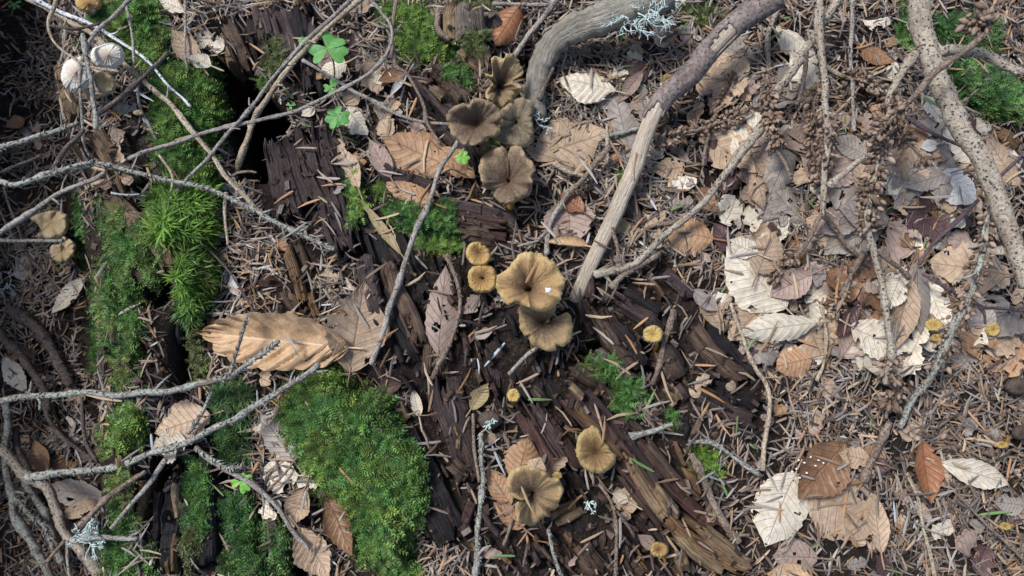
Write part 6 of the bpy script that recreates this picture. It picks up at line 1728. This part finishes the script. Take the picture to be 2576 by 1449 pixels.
tw('bud tipped shoot ending in the needles', q(3, 2, 1000, -60, 950, 40, 900, 150, 870, 260), 6, 4, (.02, .014), 'brown', fixed=True, buds=((0, .8, 44, .0048),))
tw('rough brown shoot between the scarred twig and the hanging one', q(3, 1, 740, 430, 660, 570, 590, 720, 540, 860, 515, 960), 8, 6, (.02, .012), 'brown', pegs=14, pegsize=.0015, buds=((.6, 1, 20, .003),))
tw('brown side shoot of the hanging budded twig', q(3, 1, 830, 420, 920, 500, 1010, 580, 1080, 650), 8, 6, (.03, .022), 'brown', fixed=True, pegs=8)
tw('crusted shoot with buds by the light ribbed leaf', q(3, 1, 400, 200, 330, 330, 240, 460, 150, 540, 60, 620, 0, 690), 7, 5, (.022, .016), 'brown', pegs=12, buds=((.6, 1, 40, .0042),))
tw('smooth purple twig bending by the large pale leaf', q(3, 1, 1590, 60, 1480, 170, 1350, 290, 1230, 420, 1150, 560), 5.5, 5.5, (.016, .016), 'purple', lump=.05)
tw('continuing purple twig under the large pale leaf', q(3, 1, 1180, 620, 1280, 690, 1390, 745), 6, 6, (.01, .01), 'purple', lump=.05)
tw('thin forked purple twig beside the lone yellow cap', q(3, 1, 1530, 820, 1640, 870, 1780, 885, 1950, 905), 4.5, 4, (.012, .012), 'purple', lump=.05)
tw('short fork of the thin purple twig', q(3, 1, 1570, 840, 1620, 900, 1630, 980), 4, 3.5, (.012, .012), 'purple', lump=.05)
tw('purple twig passing under the speckled branch', q(3, 0, 1050, 880, 1250, 1010, 1440, 1110), 6, 5, (.012, .012), 'purple', lump=.05)
tw('purple twig beyond the speckled branch', q(3, 0, 1950, 1150, 1850, 1240, 1740, 1330), 5, 5, (.012, .012), 'purple', lump=.05)
tw('dotted bark twig beside the slim bud packed shoot', q(3, 0, 470, 1400, 560, 1320, 640, 1250, 720, 1180), 9, 7, (.012, .012), 'spot', pegs=8)
tw('crooked grey twig descending past the folded cream leaf', q(2, 1, 1640, 840, 1690, 1000, 1750, 1150, 1850, 1350, 1920, 1449) + q(2, 2, 1950, 130, 1940, 300, 1920, 480, 1910, 660), 5.5, 7, (.014, .014), 'tan', lift=.002)
tw('thin twig beside the folded cream leaf', q(3, 1, 395, 860, 420, 1000, 430, 1150, 420, 1300, 370, 1430), 5, 4, (.012, .012), 'tan', pegs=6)
tw('brown twig leaning beside the small bright yellow cap', q(2, 1, 1205, 890, 1190, 1000, 1140, 1170, 1080, 1340, 1040, 1449), 8, 6.5, (.024, .010), 'brown', pegs=5, lump=.18)
tw('thin knotted twig below the olive brown cap', q(2, 2, 660, 765, 780, 940, 785, 1200, 770, 1449), 5, 5.5, (.012, .010), 'brown', pegs=8, lump=.2)
tw('thin dark twig crossing beside the knotted one', q(2, 2, 800, 950, 870, 1050, 940, 1160), 4.5, 4, (.010, .008), 'dark')
tw('scaly twig falling from the tan slats', q(2, 2, 270, 1100, 310, 1250, 370, 1440), 5, 5, (.010, .008), 'lichen', pegs=14)
tw('rough pale twig standing beside the purple planks', q(1, 2, 1700, 385, 1700, 600, 1720, 760, 1700, 950, 1670, 1150, 1650, 1460), 6.5, 8, (.022, .014, .012), 'lichen', pegs=22, pegsize=.0013, lift=.001)
tw('smooth thin stem along the rough pale twig', q(1, 2, 1640, 230, 1650, 500, 1680, 740), 5, 5, (.014, .014), 'brown')
tw('short grey twig end by the ruffled brown mushroom', q(1, 2, 1932, 1020, 1900, 1120, 1870, 1220), 5, 5, (.008, .008), 'brown')
tw('grey twig curving to the large cream leaf', q(2, 2, 1340, 440, 1460, 440, 1560, 470, 1700, 570, 1860, 690), 6, 5, (.012, .012), 'lichen', pegs=8)
tw('thickest dark smooth stick beside the splintered log', q(2, 2, 1330, 500, 1400, 620, 1450, 720, 1540, 920, 1620, 1080, 1710, 1210), 9, 10, (.010, .008), 'brown', lump=.06, name='stick', cat='stick')
tw('rough grey twig stub with mossy tip', q(2, 2, 895, 415, 1000, 370, 1100, 330, 1210, 290), 9, 6, (.012, .016), 'lichen', pegs=12, lump=.2)
tw('brown stick between the glossy curled leaf and the fawn leaf', q(3, 2, 940, 280, 880, 400, 820, 520, 750, 740), 8, 10, (.010, .008), 'brown', lump=.06, name='stick', cat='stick')
tw('thin grey twig running down from the glossy folded leaf', q(3, 2, 1030, 670, 1120, 850, 1180, 1100, 1210, 1250, 1245, 1460), 5, 5.5, (.010, .008), 'tan')
tw('budded brown twig behind the cream leaf with curled edge', q(3, 2, 1210, 430, 1320, 450, 1420, 470, 1560, 540, 1700, 600), 6, 4, (.014, .012), 'brown', pegs=12, buds=((.1, .35, 16, .0046),))
tw('thin brown twig slanting under the curled cream leaf', q(3, 2, 1290, 690, 1450, 850, 1640, 1060, 1800, 1200, 1932, 1330), 4, 4, (.008, .008), 'brown')
tw('upright thin twig in front of the broad torn tan leaf', q(2, 0, 720, 930, 722, 1100, 720, 1250, 715, 1449), 4.5, 4.5, (.016, .012), 'tan', pegs=8)
tw('thin dark twig below the pinkish flat leaf edge', q(2, 1, 760, 270, 780, 400, 800, 540), 6, 5.5, (.010, .010), 'brown', pegs=4)
tw('grey twig lying over the russet and pinkish leaves', q(2, 0, 560, 1345, 500, 1400) + q(2, 1, 430, 0, 340, 150, 290, 250, 255, 400, 250, 470), 7, 7, (.014, .012), 'grey', pegs=4)
tw('side twig off the grey one on the pinkish leaf', q(2, 1, 265, 290, 200, 360, 120, 440), 5, 4, (.012, .010), 'grey')
tw('dark stick above the russet leaf', q(2, 0, 430, 1440, 540, 1340, 620, 1230, 730, 1090), 7, 9, (.012, .014), 'brown', lump=.1)
tw('pale twig ending under the broad torn tan leaf', q(2, 0, 330, 1230, 420, 1290, 500, 1320, 600, 1350), 7, 6, (.012, .012), 'tan', lump=.2, pegs=6)
tw('lichen speckled stub above the dark stick', q(2, 0, 680, 1030, 780, 1010, 870, 990, 960, 960), 7, 7, (.012, .012), 'lichen', pegs=10)
tw('small twig slipping out below the notched tan grey mushroom', q(2, 1, -30, 1370, 60, 1290, 130, 1220, 185, 1175), 5, 6, (.010, .010), 'grey')
tw('thin upright twig above the bright feathery moss', q(0, 0, 1400, -10, 1395, 180, 1400, 350, 1420, 530), 4.5, 4, (.03, .03), 'grey', lift=.002)
tw('tiny side spur of the thin upright twig', q(0, 0, 1405, 425, 1450, 450, 1495, 475), 3.5, 3, (.03, .03), 'grey', lift=.002)
tw('thin stem standing in the bright feathery moss', q(0, 0, 950, 40, 980, 180, 1000, 330, 1010, 480), 4, 4, (.03, .03), 'grey', lift=.002)
tw('thin stem continuing down the mossy log', q(0, 0, 1030, 620, 1060, 780, 1110, 900, 1180, 1060), 4, 4, (.03, .02), 'grey', lift=.001)
tw('thicker twig behind the whitish caps', q(0, 0, 610, 260, 650, 430, 690, 600, 700, 800, 700, 960), 6, 7, (.02, .02), 'lichen', pegs=4, lift=.001)
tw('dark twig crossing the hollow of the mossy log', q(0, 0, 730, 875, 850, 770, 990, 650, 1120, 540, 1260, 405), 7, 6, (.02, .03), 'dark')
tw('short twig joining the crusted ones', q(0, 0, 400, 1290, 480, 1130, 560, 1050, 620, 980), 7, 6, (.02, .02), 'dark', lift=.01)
tw('thin twig falling from the bent pale one', q(0, 0, 1200, 1170, 1260, 1250, 1300, 1330, 1290, 1449), 4, 3, (.02, .02), 'tan')
tw('small twig from the fork beside the hollow', q(0, 0, 1740, 1340, 1800, 1300, 1880, 1290, 1932, 1300), 4, 4, (.02, .02), 'brown')
tw('stubby twig hanging from the fork', q(0, 1, 1700, 0, 1690, 120, 1700, 260, 1715, 400), 6, 4, (.014, .012), 'tan', pegs=8)
tw('thin purple stem bowing under the starry moss', q(0, 1, 1480, 330, 1600, 450, 1710, 570, 1800, 700, 1870, 820, 1932, 930), 3.5, 3, (.02, .016), 'purple', lift=.003)
tw('pale curved sprig beside the tan wood of the mossy log', q(0, 1, 840, 0, 950, 25, 1050, 20), 3, 2.5, (.02, .02), 'white', lift=.002)
tw('thin twig lying in front of the weathered branch foot', q(2, 0, 1330, 930, 1330, 850, 1440, 800), 3, 3, (.012, .012), 'tan')

lichen('pale blue lichen scrap beside the thick crossing bough', (235, 1330), 15, 22, 20, .007, .02, 9)
lichen('crumb of pale lichen on the dark log', (1487, 1262), 12, 5, 6, .003, .004, 10)
lichen('crumb of lichen on the dark round cap', (1240, 1060), 10, 8, 5, .003, .003, 11)
lichen('greyish lichen crumb by the weathered branch foot', (1365, 305), 12, 16, 7, .004, .004, 12)
lichen('blue grey lichen flake in the shadow', (15, 712), 16, 12, 7, .005, .004, 13)

# ================================================================== SNAIL SHELL
def snail(label, c, rad):
    n = 90
    t = np.linspace(0, 1, n); a = t * 2 * np.pi * 3.2
    g = np.exp(1.9 * t) / math.exp(1.9)
    P = on(np.array([c[0]]), np.array([c[1]]), 0.0)[0]
    C = np.stack([rad * .62 * g * np.cos(a), rad * .62 * g * np.sin(a), rad * .55 * (1 - g)], 1) + P + [0, 0, rad * .4]
    V, F, UV = tube(C, rad * .40 * g + 1e-5, 10)
    o = obj('snail_shell', mesh('snail_shell', V - P, F, UV), SHELL, None, P)
    tag(o, label, 'snail shell')


snail('small horn coloured snail shell on the dark log', (1834, 972), 0.0042)

# ================================================================== SINGLE NEEDLES LYING ON TOP
def singles():
    r = np.random.default_rng(5)
    kinds = [('brown', (.21, .145, .095), .36), ('grey', (.23, .205, .18), .28), ('dark', (.10, .075, .06), .13), ('tan', (.32, .235, .145), .13), ('orange', (.34, .18, .075), .06), ('silver', (.33, .36, .39), .02), ('green', (.12, .22, .07), .02)]
    labs = {'brown': 'loose brown conifer needle', 'grey': 'loose weathered grey conifer needle', 'dark': 'loose blackish conifer needle',
            'tan': 'loose pale tan conifer needle', 'orange': 'loose orange brown conifer needle', 'silver': 'loose silvery conifer needle',
            'green': 'fresh green conifer needle'}
    protos = {}
    one = lambda v: np.array([v])
    for (nm, c, p) in kinds:
        protos[nm] = []
        for j in range(5):
            V, F, Cc = needle_geo(np.zeros((1, 3)), one(0.), one(0.), one(.0145 * (.75 + .12 * j)), one(.00125 + .0001 * j), np.array([c]) * (.85 + .1 * j), one(r.normal(0, .05)), one(r.normal(0, .11)), one(r.normal(0, .2)))
            me = mesh('fir_needle', V, F, None, Cc); me.materials.append(NEED); protos[nm].append(me)
    k = 0
    fixed = [(1338, 683, 60, 'orange', .0), (740, 857, -10, 'grey', .001), (1358, 1005, 0, 'green', 0), (1634, 1010, 62, 'green', 0), (1824, 1234, -68, 'green', 0), (1796, 1203, -20, 'silver', 0), (1254, 1158, -66, 'silver', 0),
             (2249, 1290, 88, 'silver', 0), (420, 60, -5, 'silver', .001), (360, 240, -30, 'silver', 0), (395, 1115, -80, 'silver', 0), (2500, 1290, 5, 'green', 0), (1325, 1256, -66, 'tan', 0), (875, 1200, -45, 'orange', 0), (770, 1015, -50, 'brown', 0)]
    while k < 290:
        if k < len(fixed): px, py, a, nm, hz = fixed[k]; a = math.radians(a)
        else:
            px, py = r.uniform(230, 2560), r.uniform(15, 1435)
            if r.random() < .35: px = r.uniform(1500, 2560)
            a = r.random() * 6.283; nm = r.choice([x[0] for x in kinds], p=[x[2] for x in kinds]); hz = 0
            if inside(np.array([px]), np.array([py]), PIT)[0]: continue
        P = on(np.array([px]), np.array([py]), .0012 + hz)[0]
        if k >= len(fixed) and (samp(MASK_C, P[0], P[1]) > .01 or samp(MASK_M, P[0], P[1]) > .2 and r.random() < .85): continue
        dx, dy = math.cos(a) * .006, math.sin(a) * .006
        z1, z2 = float(Ss(P[0] + dx, P[1] + dy)), float(Ss(P[0] - dx, P[1] - dy))
        if abs(z1 - z2) > .008: 
            if k < len(fixed): z1 = z2 = (z1 + z2) / 2
            else: continue
        P[2] = max(P[2], .5 * (z1 + z2) + .0012)
        o = bpy.data.objects.new('fir_needle', protos[nm][int(r.integers(5))])
        COL.objects.link(o); o.location = P; o.rotation_euler = (0, -math.atan2(z1 - z2, .012), a); s_ = r.uniform(.75, 1.25); o.scale = (s_, 1, 1)
        tag(o, labs[nm] + ' lying near ' + near(px, py), 'needle', nm + ' needles on the litter')
        k += 1


singles()

# white flecks: one on the largest cap, some on the glossy curled leaf
def fleck(label, pts, group=None):
    for (x, y, s_) in pts:
        P = on(np.array([x]), np.array([y]), .0006)[0]
        r = np.random.default_rng(int(x * 7 + y)); k = 11
        a = np.linspace(0, 2 * np.pi, k, endpoint=False); rr = s_ * S * (.55 + .7 * r.random(k))
        V = np.vstack([np.stack([rr * np.cos(a), rr * np.sin(a) * .8, np.zeros(k) - .0006], 1), np.stack([rr * .7 * np.cos(a), rr * .6 * np.sin(a), np.full(k, .0004)], 1), [[0, 0, .0006]]])
        F4 = gridF(2, k, True); F3 = np.array([[k + j, k + (j + 1) % k, 2 * k] for j in range(k)])
        o = obj('white_fleck', mesh('white_fleck', V, [F4, F3]), SPECK, None, P)
        tag(o, label, 'fleck', group)


fleck('white fleck sitting on the largest tan mushroom', [(1379, 730, 9)])
fleck('tiny white fleck on the glossy curled brown leaf', [(2010, 1158, 3), (2024, 1164, 3.5), (2040, 1150, 3), (2004, 1180, 3), (1994, 1186, 4), (2052, 1172, 3), (2060, 1158, 3), (2030, 1190, 3), (2012, 1202, 3.5), (2072, 1165, 2.5)], 'white flecks on the glossy leaf')
